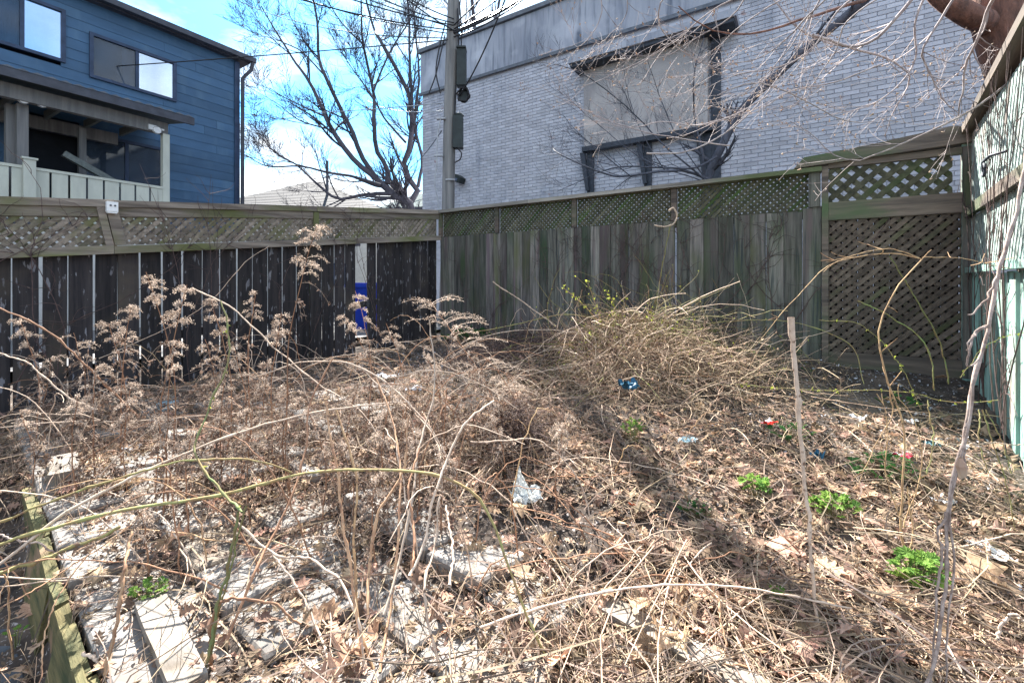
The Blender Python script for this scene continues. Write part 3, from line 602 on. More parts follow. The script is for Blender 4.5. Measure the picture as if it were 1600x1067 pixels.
wire(PT(62), at(-60, 118, 9.9), .05, .011, 'wire', 'long wire crossing in front of the blue house wall up to the pole')
for (py, tx, ty, Yt, sg) in ((48, 290, -60, 6.5, .15), (40, 330, -80, 5.5, .1), (54, 380, -40, 12, .2), (44, 420, -70, 9, .1), (60, 350, -10, 16, .4), (36, 480, -60, 5.5, .1), (30, 520, -80, 6, .1), (48, 560, -70, 7, .1)):
    wire(PT(py), at(tx, ty, Yt), sg, .011, 'wire', wl_)
wire(at(705, 160, PY-.1), at(375, 178, 20), .1, .010, 'wirep', 'pale horizontal wire from the pole to the blue house corner')
wire(at(705, 172, PY-.1), at(575, 158, 20), .2, .010, 'wirep', 'short pale wire leaving the pole behind the bare tree')
for (py, tx, ty, sg) in ((52, 870, -40, .1), (46, 850, -60, .05), (58, 840, -20, .12), (50, 905, -60, .08), (40, 820, -80, .04)):
    wire(PT(py), at(tx, ty, 7.6), sg, .022 if py in (52, 50) else .013, 'wire', 'cable running from the pole along the top of the brick building')
wire(at(718, 150, PY-.1), at(800, -30, 7.5), .15, .014, 'wire', 'black cable rising from the pole boxes across the stained band')
wire(at(690, 205, PY-.1), at(640, 262, 16), .1, .01, 'wire', 'thin cable dropping from the pole towards the far roofs')

# ---------------------------------------------------------------- trees
def rot_about(v, ax, a):
    ax = ax/(np.linalg.norm(ax)+1e-9); return v*math.cos(a)+np.cross(ax, v)*math.sin(a)+ax*np.dot(ax, v)*(1-math.cos(a))
RMIN = .0012
def kids(path, r0, r1, n, ln, levels, out_, spread=(25, 60), up=.15, t0=.15, curl=.25, npt=7, droop=0):
    path = np.asarray(path); m = len(path)
    for i in range(n):
        t = t0+(1-t0)*R.random()**.8; k = min(int(t*(m-1)), m-2); f = t*(m-1)-k
        p = path[k]*(1-f)+path[k+1]*f; d = path[k+1]-path[k]; d /= np.linalg.norm(d)+1e-9
        ax = np.cross(d, R.normal(0, 1, 3)); d = rot_about(d, ax, math.radians(R.uniform(*spread))); rad = (r0+(r1-r0)*t)*R.uniform(.45, .7)
        l = ln*R.uniform(.5, 1.15)*(1-.45*t); q = [p]; dd = d.copy(); w = R.normal(0, 1, 3)*curl
        for j in range(npt-1):
            dd = dd+w/npt+R.normal(0, .05, 3)+np.array((0, 0, up-droop*j/npt))/npt*2; dd /= np.linalg.norm(dd); q.append(q[-1]+dd*l/(npt-1))
        q = np.array(q); out_.append((q, max(rad, RMIN), max(rad*.3, RMIN*.7)))
        if levels > 1: kids(q, rad, rad*.3, max(2, int(n*.7)), ln*.5, levels-1, out_, spread, up, .2, curl, npt, droop)
def fill(name, segs, mt, par, k=4, n=7):
    P = np.array([spline(s[0], n) for s in segs]); Rr = np.array([np.linspace(s[1], s[2], n) for s in segs]); V, Q = tubes(P, Rr, k); return obj_np(name, V, [Q], M[mt], par, True)
def tree(name, base, mains, kid, mt, label, trunkmat=None, k=5, cat='tree', thin=1.0):
    """mains: (list of px points, Y, r0, r1)"""
    e = empty(name, tuple(base), 0, label=label, cat=cat); b = np.array(base); out_ = []; tr = []
    for (pts, Y, r0, r1) in mains:
        Ys = Y if isinstance(Y, (list, tuple)) else [Y+R.uniform(-.15, .15)*i for i in range(len(pts))]
        P = np.array([at(x, y, yy) for (x, y), yy in zip(pts, Ys)])-b; P = spline(P, 20); r0 *= thin; r1 *= thin; P = wob(P, .006*np.linalg.norm(P[-1]-P[0])/4)
        tr.append((P, r0, r1)); kids(P, r0, r1, kid[0], kid[1], kid[2], out_, *kid[3:])
    fill('trunk', tr, trunkmat or mt, e, 10, 20); fill('crown', out_, mt, e, 3, 7); return e, tr, out_
RMIN = .0046
tb = at(640, 470, 13.5); tb[2] = 0
tree('bare_tree', tb, [
    ([(650, 470), (645, 350), (640, 319), (615, 303), (596, 287)], 13.5, .30, .2), ([(596, 287), (551, 249), (519, 204), (497, 159), (481, 127), (456, 92), (408, 10)], 13.5, .17, .03),
    ([(589, 280), (564, 242), (551, 204), (538, 178), (510, 121), (497, 80), (497, 48), (478, -40)], 13.5, .15, .03), ([(605, 287), (605, 265), (589, 236), (585, 191), (583, 143), (567, 70), (564, -40)], 13.3, .14, .03),
    ([(640, 319), (653, 293), (631, 271), (640, 236), (644, 166), (631, 127), (602, 76), (580, 32), (560, -50)], 13.8, .18, .04), ([(644, 166), (640, 90), (636, 0), (625, -60)], 13.6, .09, .03),
    ([(615, 303), (564, 306), (532, 312), (497, 287), (468, 261), (414, 223), (405, 191)], 13.2, .12, .015), ([(596, 290), (551, 277), (513, 271), (468, 261), (430, 262), (380, 240)], 13.0, .09, .012),
    ([(634, 223), (602, 185), (586, 156), (560, 120), (520, 60)], 13.6, .07, .015), ([(653, 293), (660, 250), (648, 200), (655, 120), (650, 60), (640, -30)], 13.9, .10, .03),
    ([(519, 204), (470, 190), (430, 160), (395, 140)], 13.4, .05, .01), ([(510, 121), (470, 80), (430, 60), (400, 30)], 13.4, .05, .01), ([(583, 143), (610, 80), (640, 30), (670, -30)], 13.4, .06, .02), ([(567, 70), (530, 30), (500, -20)], 13.4, .05, .02),
    ], (13, 1.9, 3, (18, 50), .25, .10, .3, 6), 'barkfar', 'big bare tree with many spreading stems in the alley left of the pole', thin=.53)
# upper crown twigs seen between pole and wall
t2 = at(752, 470, 19); t2[2] = 0
tree('bare_tree', t2, [([(752, 470), (750, 200), (745, 60), (735, -30)], 19, .18, .06), ([(750, 150), (720, 40), (690, -60)], 19, .08, .03), ([(748, 120), (775, 20), (790, -60)], 19, .08, .03)], (16, 2.2, 2, (20, 55), .25, .3, .3, 5), 'barkfar', 'slim bare tree rising behind the brick building roof right of the pole')
RMIN = .0018
# dark leaning tree between back fence and wall
bt = at(1098, 470, 7.0); bt[2] = 0
tree('leaning_tree', bt, [([(1098, 470), (1102, 320), (1106, 280), (1125, 235), (1170, 160), (1210, 122), (1270, 68), (1330, 20), (1390, -30)], [7.0, 7.0, 7.0, 6.9, 6.7, 6.5, 6.3, 6.0, 5.8], .064, .054),
    ([(1106, 280), (1080, 270), (1040, 268), (985, 275), (940, 270), (890, 250), (860, 225)], 6.8, .022, .004), ([(1120, 245), (1085, 262), (1030, 262), (960, 262), (900, 285), (870, 300)], 6.8, .018, .004),
    ([(1100, 300), (1098, 240), (1085, 180), (1085, 120), (1100, 60)], 7.0, .02, .006), ([(985, 275), (940, 240), (900, 205), (880, 180)], 6.8, .009, .003), ([(1106, 285), (1050, 240), (1000, 190), (960, 150), (900, 110), (830, 95)], 6.8, .014, .003),
    ([(1040, 268), (1010, 220), (985, 160), (975, 110)], 6.8, .008, .003), ([(1106, 285), (1060, 220), (1030, 150), (1010, 90)], 6.8, .010, .003), ([(1106, 285), (1010, 250), (930, 190), (870, 140)], 6.7, .009, .003)], (13, .75, 2, (20, 60), .3, .15, .4, 6), 'barkdark', 'dark slender tree leaning right across the brick wall behind the back fence')
# large brown tree at the right edge
bt = at(1650, 470, 4.9); bt[2] = 0
e, tr, ks = tree('large_tree', bt, [([(1650, 520), (1640, 300), (1585, 120), (1562, 30), (1555, -60), (1560, -160)], [5.0, 4.9, 4.7, 4.6, 4.6, 4.6], .24, .19), ([(1600, 110), (1550, 45), (1510, 20), (1475, -2), (1430, -50)], 4.5, .13, .08),
    ([(1475, 0), (1420, -20), (1330, 5), (1245, 32), (1180, 50), (1110, 45), (1060, 10)], [4.4, 4.3, 4.0, 3.8, 3.7, 3.6, 3.6], .02, .004)], (2, .6, 1, (20, 60), .1, .6, .4, 6), 'barkdark', 'thick brown trunked tree rising behind the right fence', 'bark')
# overhanging budding branches
BR = []
lit = [([(1560, -20), (1545, 10), (1530, 60), (1512, 95), (1505, 140), (1495, 188)], 2.6, .011, .004), ([(1640, 60), (1560, 140), (1490, 188), (1430, 215), (1370, 240), (1340, 252), (1305, 246), (1268, 212), (1235, 190)], 2.6, .008, .003),
    ([(1360, -20), (1318, 10), (1255, 90), (1212, 108), (1150, 118), (1085, 148)], 3.2, .008, .002), ([(1330, -30), (1262, 28), (1230, 60), (1180, 95), (1120, 100), (1082, 98)], 3.2, .007, .002), ([(1290, -20), (1262, 30), (1225, 85), (1195, 120), (1160, 150)], 3.2, .006, .002),
    ([(1400, -20), (1340, 20), (1320, 40), (1308, 75), (1292, 100), (1262, 142), (1240, 168)], 3.0, .006, .002), ([(1250, -20), (1205, 10), (1160, 40), (1130, 70), (1100, 115), (1075, 150)], 3.3, .006, .002), ([(1200, -20), (1120, 10), (1062, 58), (1000, 98), (960, 115), (905, 138)], 3.6, .007, .002),
    ([(1180, -30), (1150, 20), (1090, 60), (1040, 90), (990, 95), (960, 80)], 3.6, .006, .002), ([(1060, -30), (1030, 5), (1025, 30), (1050, 70), (1090, 95), (1130, 110)], 3.4, .006, .002), ([(1440, -20), (1400, 30), (1370, 60), (1340, 70), (1270, 55), (1200, -10)], 3.6, .014, .006),
    ([(1270, 55), (1330, 75), (1400, 100), (1420, 125), (1395, 175), (1382, 214)], 3.9, .013, .004), ([(1500, -20), (1470, 30), (1440, 80), (1450, 110), (1470, 150), (1500, 180)], 3.4, .010, .003), ([(1450, -20), (1430, 40), (1432, 90), (1400, 140), (1360, 165), (1300, 180)], 3.5, .009, .003),
    ([(1120, 150), (1180, 130), (1260, 158), (1330, 190), (1400, 180), (1460, 140), (1480, 90)], 3.4, .006, .002), ([(930, -30), (940, 20), (925, 55), (905, 75), (890, 40)], 4.0, .005, .002), ([(980, -30), (975, 30), (950, 60), (925, 78)], 4.0, .005, .002), ([(1010, 240), (1080, 235), (1130, 210), (1180, 170), (1240, 90), (1290, 20), (1330, -40)], 3.4, .007, .002),
    ([(1140, 228), (1060, 215), (1010, 205), (960, 190), (900, 165), (835, 130)], 3.8, .006, .002), ([(1200, 150), (1130, 185), (1090, 195), (1030, 190), (990, 200), (930, 188)], 3.6, .006, .002), ([(1380, 100), (1300, 130), (1240, 140), (1180, 175), (1120, 188)], 3.4, .006, .002)]
e = empty('overhanging_branches', tuple(at(1560, -20, 2.8)), 0, label='pale budding branches reaching in from the upper right across the brick wall', cat='branches'); b = np.array(e.location); tr = []; ks = []
for pts, Y, r0, r1 in lit:
    P = wob(spline(np.array([at(x, y, Y+.12*i) for i, (x, y) in enumerate(pts)])-b, 20), .003); tr.append((P, r0, r1)); kids(P, r0, r1, 8, .6, 2, ks, (18, 55), .2, .15, .35, 6)
fill('branches', tr, 'twiglit', e, 6, 20); fill('twigs', ks, 'twiglit', e, 3, 6)
bd = np.array([k[0][-1] for k in ks]); n = len(bd); rr = R.uniform(.003, .0085, n)
Pb = np.stack([bd+np.array((0, 0, -1.))*rr[:, None]*0, bd+R.normal(0, .5, (n, 3))*rr[:, None], bd+R.normal(0, 1.2, (n, 3))*rr[:, None]], 1); V, Q = tubes(Pb, np.stack([rr*.5, rr, rr*.3], 1), 4); o = obj_np('buds', V, [Q], M['bud'], e); o['kind'] = 'stuff'

# ---------------------------------------------------------------- pavers and timber edging
pt = empty('patio', (0, 0, 0), kind='structure')
def pavebox(w, d, h, mt):
    m = MB(); c = .008
    V = [(x*w/2, y*d/2, -h) for x, y in ((-1, -1), (1, -1), (1, 1), (-1, 1))]+[(x*w/2, y*d/2, -c) for x, y in ((-1, -1), (1, -1), (1, 1), (-1, 1))]+[(x*(w/2-c), y*(d/2-c), 0) for x, y in ((-1, -1), (1, -1), (1, 1), (-1, 1))]
    Q = [(8, 9, 10, 11)]+[(i, (i+1) % 4, 4+(i+1) % 4, 4+i) for i in range(4)]+[(4+i, 4+(i+1) % 4, 8+(i+1) % 4, 8+i) for i in range(4)]; m.add(V, Q); V, Fs = m.data(); return mesh_np('paver', V, Fs, M[mt])
pm = [pavebox(.29, .29, .05, 'paver'), pavebox(.285, .29, .05, 'paver')]; pmd = pavebox(.3, .3, .05, 'paver_shade')
ang = math.atan2(ED[1], ED[0])
for i in range(-2, 12):
    for j in range(0, 16):
        c = E0+ED*(i*.30-.1)-EN*(.155+j*.30)
        x, y = c
        if y < .8 or y > 3.7 or x > 1.15*y+.3 or x < -3.5: continue
        if y > 2.3 and (x > -.9 or R.random() < .35): continue
        if x > .1 and y > 1.62: continue
        if x > -.3 and y > 1.9: continue
        zz = float(G(x, y))
        o = bpy.data.objects.new('paver', pm[R.integers(2)]); link(o, pt); o.location = (x, y, zz+R.uniform(.012, .032)); sl_x = float(G(x+.1, y)-G(x-.1, y))/.2; sl_y = float(G(x, y+.1)-G(x, y-.1))/.2
        if abs(sl_x) > .3 or abs(sl_y) > .3: sl_x = sl_y = 0
        o.rotation_euler = (math.atan(sl_y)+R.normal(0, .02), -math.atan(sl_x)+R.normal(0, .02), ang+R.normal(0, .02))
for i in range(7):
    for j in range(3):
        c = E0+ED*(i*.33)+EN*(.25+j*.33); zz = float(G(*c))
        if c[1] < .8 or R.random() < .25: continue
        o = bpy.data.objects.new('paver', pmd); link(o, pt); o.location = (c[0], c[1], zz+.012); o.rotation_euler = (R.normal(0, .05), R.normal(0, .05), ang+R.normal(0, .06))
te = empty('timber_edging', (E0[0], E0[1], 0), ang, label='mossy split timber edging standing between paving and the sunken left corner', cat='edging')
segs_ = [(-.1, .42, .16, .0, .03), (.44, .86, .13, .012, .035), (.30, .75, .11, .045, .02), (.88, 1.42, .13, .004, .035), (1.44, 2.08, .16, -.008, .04), (1.05, 1.5, .07, .035, .02)]
sgn = 1 if np.dot(EN, (-ED[1], ED[0])) > 0 else -1
for (a, b, h, tilt, th_) in segs_:
    n = 9; xs = np.linspace(a, b, n); V = []; 
    for k_, x in enumerate(xs):
        c = E0+ED*x; zt_ = float(G(*(c-EN*.08)))+.02+R.uniform(-.012, .010)
        y0_ = sgn*(.0+tilt*.5); y1_ = y0_+sgn*th_
        V += [(x, y0_, zt_-.24), (x, y1_+sgn*tilt, zt_-.24), (x, y1_, zt_+R.uniform(-.012, .0)), (x, y0_, zt_)]
    Q = [(4*k_+c0, 4*k_+c1, 4*k_+4+c1, 4*k_+4+c0) for k_ in range(n-1) for c0, c1 in ((0, 1), (1, 2), (2, 3), (3, 0))]+[(0, 3, 2, 1), (4*n-4, 4*n-3, 4*n-2, 4*n-1)]
    m = MB(); m.add(V, Q); m.build('timber', M['moss'], te)
# broken timber slab on the patio top by the edging
for lab, px_, py_, yaw, sz in (('weathered grey timber offcut lying beside the far end of the mossy edging', 100, 750, -.8, (.34, .12, .06)), ('flat weathered plank lying at the bottom edge left of centre', 262, 1020, -.72, (.5, .09, .025)), ('pale flat plank among straw at bottom centre right of the arching cane', 1055, 1030, -.75, (.5, .09, .025))):
    Yg = 1.1*F/(py_-HY)
    for _ in range(6): Yg = (H-float(G((px_-CX)/F*Yg, Yg)))*F/(py_-HY)
    x = (px_-CX)/F*Yg; o = empty('timber_offcut', (x, Yg, float(G(x, Yg))+.035), yaw, label=lab, cat='timber')
    m = MB(); a, b, c = sz; V = []; n = 6
    for k_ in range(n): xx = -a/2+a*k_/(n-1); w_ = b/2*R.uniform(.9, 1.03); V += [(xx, -w_, 0), (xx, w_, 0), (xx, w_*.97, c), (xx, -w_*.97, c)]
    m.add(V, [(4*k_+p_, 4*k_+(p_+1) % 4, 4*k_+4+(p_+1) % 4, 4*k_+4+p_) for k_ in range(n-1) for p_ in range(4)]+[(0, 3, 2, 1), (4*n-4, 4*n-3, 4*n-2, 4*n-1)]); m.build('plank', M['oldwood'], o)

# ---------------------------------------------------------------- litter on the ground
def gp(px, py, h=0.0):
    """ground point under a pixel of the photograph"""
    Y = 1.1*F/(py-HY)
    for _ in range(12): Y = .5*Y+.5*min(7.0, (H-h-float(G((px-CX)/F*Y, Y)))*F/(py-HY))
    x = (px-CX)/F*Y; return np.array((x, Y, float(G(x, Y))+h))
def scatter(n, ymin=1.15, ymax=6.5, power=1.0):
    o = []
    while len(o) < n:
        m_ = n*2; u = R.random(m_); y = ymin+(ymax-ymin)*u**power; x = R.uniform(-1.2, 1.2, m_)*y
        d1 = (x-FA.base[0])*FA.s-(y-FA.base[1])*FA.c; d2 = -((x-FB.base[0])*(-FB.s)+(y-FB.base[1])*FB.c); d3 = -((x-FC.base[0])*(-FC.s)+(y-FC.base[1])*FC.c)
        ok = (d1 > .06) & (d2 > .05) & (d3 > .05); o.extend(zip(x[ok], y[ok]))
    a = np.array(o[:n]); return a
def oakleaf(seed, lobes=3, maple=False):
    rg = np.random.default_rng(seed)
    if maple:
        a = np.array([-90, -60, -40, -15, 8, 25, 45, 60, 75, 90])*np.pi/180; r = np.array([.25, .42, .85, .48, 1.0, .5, .95, .55, .6, 1.15])
        right = [(math.cos(t)*q*.5, .38+math.sin(t)*q*.55) for t, q in zip(a, r)]
    else:
        right = [(.03, 0)]; k = lobes
        for i in range(k): y = .14+.72*i/k; w = (.30, .42, .36, .3)[i % 4]*(1-.15*i/k); right += [(.09, y), (w*.8, y+.03), (w, y+.11), (w*.75, y+.13)]
        right += [(.08, .86), (.1, .94), (0.0, 1.0)]
    n = len(right); V = []; Fc = []
    bx, by_, tw = rg.normal(0, .5), rg.normal(.2, .6), rg.normal(0, .35)
    def bend(x, y): yy = y-.5; return (x, yy, bx*x*x*1.6+abs(x)*.25*rg.uniform(.2, 1)+by_*yy*yy*.9+tw*x*yy+rg.normal(0, .012))
    for (x, y) in right: V += [bend(-x, y), bend(0, y), bend(x, y)]
    for i in range(n-1): b_ = 3*i; Fc += [(b_, b_+1, b_+4, b_+3), (b_+1, b_+2, b_+5, b_+4)]
    V = np.array(V); V[:, 2] -= V[:, 2].min(); return V, np.array(Fc)
OAK = [oakleaf(i) for i in range(6)]+[oakleaf(20+i, maple=True) for i in range(3)]
def rotmats(n, tilt):
    yaw = R.uniform(0, 2*np.pi, n); a = R.normal(0, tilt, n); b = R.normal(0, tilt, n)
    cz, sz, ca, sa, cb, sb = np.cos(yaw), np.sin(yaw), np.cos(a), np.sin(a), np.cos(b), np.sin(b); z = np.zeros(n); o = np.ones(n)
    Rz = np.stack([cz, -sz, z, sz, cz, z, z, z, o], 1).reshape(n, 3, 3); Rx = np.stack([o, z, z, z, ca, -sa, z, sa, ca], 1).reshape(n, 3, 3); Ry = np.stack([cb, z, sb, z, o, z, -sb, z, cb], 1).reshape(n, 3, 3)
    return Rz @ Rx @ Ry
def leaves_mesh(name, pos, size, tilt, tm, mt, parent=None):
    mb = MB(); pick = R.integers(0, len(tm), len(pos))
    for t, (V, Fc) in enumerate(tm):
        k = np.where(pick == t)[0]
        if not len(k): continue
        RM = rotmats(len(k), tilt); VV = np.einsum('nij,vj->nvi', RM, V)*size[k][:, None, None]+pos[k][:, None]
        mb.add(VV.reshape(-1, 3), (Fc[None]+np.arange(len(k))[:, None, None]*len(V)).reshape(-1, 4))
    return mb.build(name, M[mt], parent)
# density: full in the near yard, thinned to black soil by the gate and behind, partly imitating shade
def dens(a):
    x, y = a[:, 0], a[:, 1]; d = np.ones(len(a)); gate = np.exp(-((x-2.7)/1.3)**2-((y-3.5)/.85)**2); d -= .85*gate
    trench = (((x-E0[0])*EN[0]+(y-E0[1])*EN[1]) > 0) & (((x-E0[0])*ED[0]+(y-E0[1])*ED[1]) < 2.1); d -= .85*trench  # sunken corner kept nearly bare, dark soil standing in for shade
    pav = (x < .1) & (y < 2.2) & ~trench; d -= .45*pav+.25*(pav & (x < -.35)); d -= .55*sstep(3.3, 4.2, y+.25*np.clip(x, 0, 2))
    nz = np.array([noise.noise(Vector((p[0]*1.8, p[1]*1.8, 3))) for p in a]); d *= np.clip(.75+1.1*nz, .1, 1.2); return R.random(len(a)) < d
a = scatter(9500, power=1.2); a = a[dens(a)]; n = len(a)
pos = np.c_[a, G(a[:, 0], a[:, 1])+R.uniform(.012, .05, n)]
SM = []
for i in range(8):     # crumbled leaf bits: small folded scraps
    k_ = R.integers(4, 7); an = np.sort(R.uniform(0, 2*np.pi, k_)); V = np.array([(0, 0, 0)]+[(math.cos(t)*R.uniform(.3, .6), math.sin(t)*R.uniform(.3, .6), R.normal(0, .14)) for t in an]); SM.append((V, np.array([(0, 1+i2, 1+(i2+1) % k_, 1+(i2+1) % k_) for i2 in range(k_)])))
def scraps_mesh(name, pos, size, tilt, mt, parent=None):
    mb = MB(); pick = R.integers(0, len(SM), len(pos))
    for t, (V, Fc) in enumerate(SM):
        k = np.where(pick == t)[0]; RM = rotmats(len(k), tilt); VV = np.einsum('nij,vj->nvi', RM, V)*size[k][:, None, None]+pos[k][:, None]
        mb.add(VV.reshape(-1, 3), None, (Fc[None, :, :3]+np.arange(len(k))[:, None, None]*len(V)).reshape(-1, 3))
    return mb.build(name, M[mt], parent)
o = leaves_mesh('fallen_leaves', pos, np.clip(R.lognormal(-3.05, .38, n), .02, .11), .4, OAK, 'leafd'); tag(o, 'brown layer of small fallen leaves over the whole yard', 'leaf litter', kind='stuff')
a = scatter(60000, power=1.35); a = a[dens(a)]; n = len(a); pos = np.c_[a, G(a[:, 0], a[:, 1])+R.uniform(.004, .035, n)]
o = scraps_mesh('leaf_crumbs', pos, R.uniform(.012, .042, n), .5, 'leafd'); tag(o, 'crumbled brown leaf bits on the ground', 'leaf litter', kind='stuff')
# straw and twigs
def sticks(name, n, ln, r, h, tilt, mt, label, power=1.3, ymin=1.15, ymax=6.5, region=None, npt=4, bend=.18, up=0):
    a = scatter(n, ymin, ymax, power); a = a[dens(a)]
    if region is not None: a = a[region(a)]
    n = len(a); l = R.uniform(*ln, n); yaw = R.uniform(0, 2*np.pi, n); ti = R.normal(1.3, .3, n) if up else R.normal(0, tilt, n); d = np.c_[np.cos(yaw)*np.cos(ti), np.sin(yaw)*np.cos(ti), np.sin(ti)]
    t = np.linspace(-.5, .5, npt); side = np.cross(d, (0, 0, 1.)); P = d[:, None]*t[None, :, None]*l[:, None, None]; P += (side[:, None]*(t**2)[None, :, None]*(R.normal(0, bend, n)*l)[:, None, None]*2)
    P += np.c_[np.zeros((n, 2)), R.uniform(-.1, .5, n)*l*.3][:, None]*(.25-t**2)[None, :, None]*2
    P[:, :, 0] += a[:, 0:1]; P[:, :, 1] += a[:, 1:2]; P[:, :, 2] += (G(P[:, :, 0], P[:, :, 1])+R.uniform(*h, n)[:, None])
    rr = R.uniform(*r, n); V, Q = tubes(P, rr[:, None]*np.linspace(1, .6, npt)[None], 3); o = obj_np(name, V, [Q], M[mt]); tag(o, label, 'dead stems', kind='stuff')
sticks('dead_straw', 21000, (.03, .16), (.0007, .0018), (.015, .06), .12, 'straw', 'fine tan straw and broken stems strewn on the ground')
sticks('fallen_twigs', 1700, (.15, .55), (.0014, .0032), (.03, .10), .12, 'strawd', 'longer fallen brown twigs lying across the leaves', npt=6)
sticks('pale_stems', 380, (.3, .9), (.0016, .0034), (.04, .16), .12, 'straw', 'long pale fallen stems criss-crossing the yard', npt=6, bend=.3)
sticks('standing_stubble', 2600, (.10, .34), (.0007, .0016), (.03, .12), .0, 'straw', 'thin broken stems standing upright among the leaves', power=1.0, ymax=3.4, npt=5, bend=.12, region=lambda a: a[:, 0] < .5, up=1)
# grit near the gate and at the back corner
a = scatter(9000, 1.8, 6.5, 1.0); g1 = np.exp(-((a[:, 0]-2.9)/1.1)**2-((a[:, 1]-3.2)/1.0)**2)+.8*np.exp(-((a[:, 0]+1.0)/.9)**2-((a[:, 1]-5.2)/1.1)**2); a = a[R.random(len(a)) < g1*.55]; n = len(a)
o = scraps_mesh('pale_grit', np.c_[a, G(a[:, 0], a[:, 1])+.012], R.uniform(.008, .035, n), .5, 'stone'); tag(o, 'pale grit and paper crumbs on the black soil', 'grit', kind='stuff')

# single big leaves
LM = [mesh_np('dead_leaf', V, [Fc], M['oak']) for V, Fc in OAK]; LMo = mesh_np('dead_leaf', *[OAK[1][0], [OAK[1][1]]], M['leaforange'])
def leaf(px, py, size, mi, lab, grp=None, me=None, tilt=.3):
    p = gp(px, py, .03); o = bpy.data.objects.new('dead_leaf', me or LM[mi]); link(o); o.location = p; o.scale = (size,)*3; o.rotation_euler = (R.normal(0, tilt), R.normal(0, tilt), R.uniform(0, 6.28)); tag(o, lab, 'leaf', grp)
leaf(992, 792, .085, 1, 'bright orange dead leaf right of the white plastic bag', me=LMo)
leaf(1522, 903, .19, 6, 'largest tan maple leaf on the ground near the right edge'); leaf(1405, 935, .15, 7, 'tan maple leaf leaning against the big green clump on its left'); leaf(1015, 780, .09, 2, 'brown oak leaf standing just above the bright orange leaf')
leaf(965, 862, .10, 3, 'pinkish brown oak leaf inside the dark shadow band below the orange leaf', tilt=.15); leaf(1225, 860, .16, 8, 'large pale maple leaf between the upright stick and the small green patch')
leaf(1075, 972, .10, 4, 'rusty curled leaf at the bottom in the shadow band'); leaf(1550, 955, .15, 6, 'tan maple leaf below the largest one near the right edge')
GL_ = 'big brown fallen leaves'
a = scatter(130, 1.25, 3.6, 1.3)
for x, y in a:
    o = bpy.data.objects.new('dead_leaf', LM[R.integers(len(LM))]); link(o); s = R.uniform(.06, .12); o.location = (x, y, float(G(x, y))+R.uniform(.03, .06)); o.scale = (s, s, s*R.uniform(.6, 1.6)); o.rotation_euler = (R.normal(0, .35), R.normal(0, .35), R.uniform(0, 6.28)); tag(o, 'curled tan or brown oak leaf lying on top of the yard litter', 'leaf', GL_)

# ---------------------------------------------------------------- fence ivy stems
VO = ['first', 'second', 'third', 'fourth', 'fifth', 'sixth', 'seventh', 'eighth']
def ivy(fr, par_label, starts, y, n, hgt, name='dead_vine'):
    for s0 in starts:
        vi = starts.index(s0)
        b = fr.w(s0, y, 0); zb_ = float(G(b[0], b[1])); e = empty(name, (b[0], b[1], zb_), fr.th, label=par_label % (VO[vi]), cat='vine', group='dead vines clinging to the fences'); out_ = []
        for _ in range(n):
            p = np.array((R.normal(0, .1), 0, R.uniform(.0, .2))); d = R.normal(math.pi/2, .25); q = [p]
            for j in range(15): d += R.normal(0, .22)+(math.pi/2-d)*.08; p = p+np.array((math.cos(d), 0, math.sin(d)))*hgt/14; q.append(p+np.array((0, R.uniform(-.006, 0), 0)))
            q = np.array(q); out_.append((q, .005, .0015))
            for k_ in range(12):
                i = R.integers(2, 15); pp = q[i].copy(); d2 = math.pi/2+R.normal(0, .8); qq = [pp]
                for j in range(6): d2 += R.normal(0, .3); pp = pp+np.array((math.cos(d2), 0, math.sin(d2)))*R.uniform(.02, .06); qq.append(pp)
                out_.append((np.array(qq), .0028, .001))
        fill('stems', out_, 'vined', e, 3, 9)
ivy(FB, 'thin dark dead vine on the teal grey back fence, %s one right of the corner', [1.0, 1.9, 2.5, 2.9, 3.3, 3.6, 3.9, 4.5], -.012, 3, 1.35)
ivy(FA, 'thin dark dead vine over the left fence lattice, %s one from the left edge', [-.1, .4, .95, 1.6, 2.3, 3.1], -.056, 2, 1.8)
ivy(FC, 'thin dark dead vine on the mint fence, %s one counting from the lattice panel', [.7, 1.0, 1.3, 1.6], -.06, 3, 2.1)

# ---------------------------------------------------------------- canes
def cane(pts, Y, w0, w1, mt, lab, grp=None, name='bramble_cane', k=6, thorns=0, ybase=None, cat='cane', leaves=0, n=40):
    """pts in photograph pixels, Y depth(s); widths in metres; a rooted end goes to the ground"""
    Ys = Y if isinstance(Y, (list, tuple)) else [Y]*len(pts)
    if len(Ys) != len(pts): Ys = np.interp(np.linspace(0, 1, len(pts)), np.linspace(0, 1, len(Ys)), Ys)
    P = np.array([at(x, y, yy) for (x, y), yy in zip(pts, Ys)])
    P[:, 2] = np.maximum(P[:, 2], G(P[:, 0], P[:, 1])+.012)
    P = wob(spline(P, n), .0019); b = P[0].copy(); e = empty(name, tuple(b), 0, label=lab, cat=cat, group=grp)
    m = MB(); rr = np.linspace(w0, w1, n)*R.uniform(.82, 1.08, n)*np.where(R.random(n) < .2, 1.35, 1); m.tube(P-b, rr, k)
    for _ in range(thorns):
        i = R.integers(1, n-1); d = R.normal(0, 1, 3); d /= np.linalg.norm(d); m.tube([P[i]-b, P[i]-b+d*.012], [.0022, .0004], 3)
    m.build('stem', M[mt], e, True)
    if leaves:
        idx = R.integers(1, n-1, leaves); pos = P[idx]-b+R.normal(0, .006, (leaves, 3)); scraps_mesh('leaf_buds', pos, R.uniform(.010, .024, leaves), 1.0, 'bright', e)['kind'] = 'stuff'
    return e
C = cane
C([(-30, 470), (60, 510), (115, 555), (160, 598), (215, 650)], [2.3, 2.5], .0038, .005, 'canebrown', 'tan cane descending from the left edge across the dark fence')
C([(-30, 545), (50, 572), (100, 618), (150, 640)], [2.3, 2.4], .003, .004, 'canepale', 'pale cane just below the tan one at the left edge')
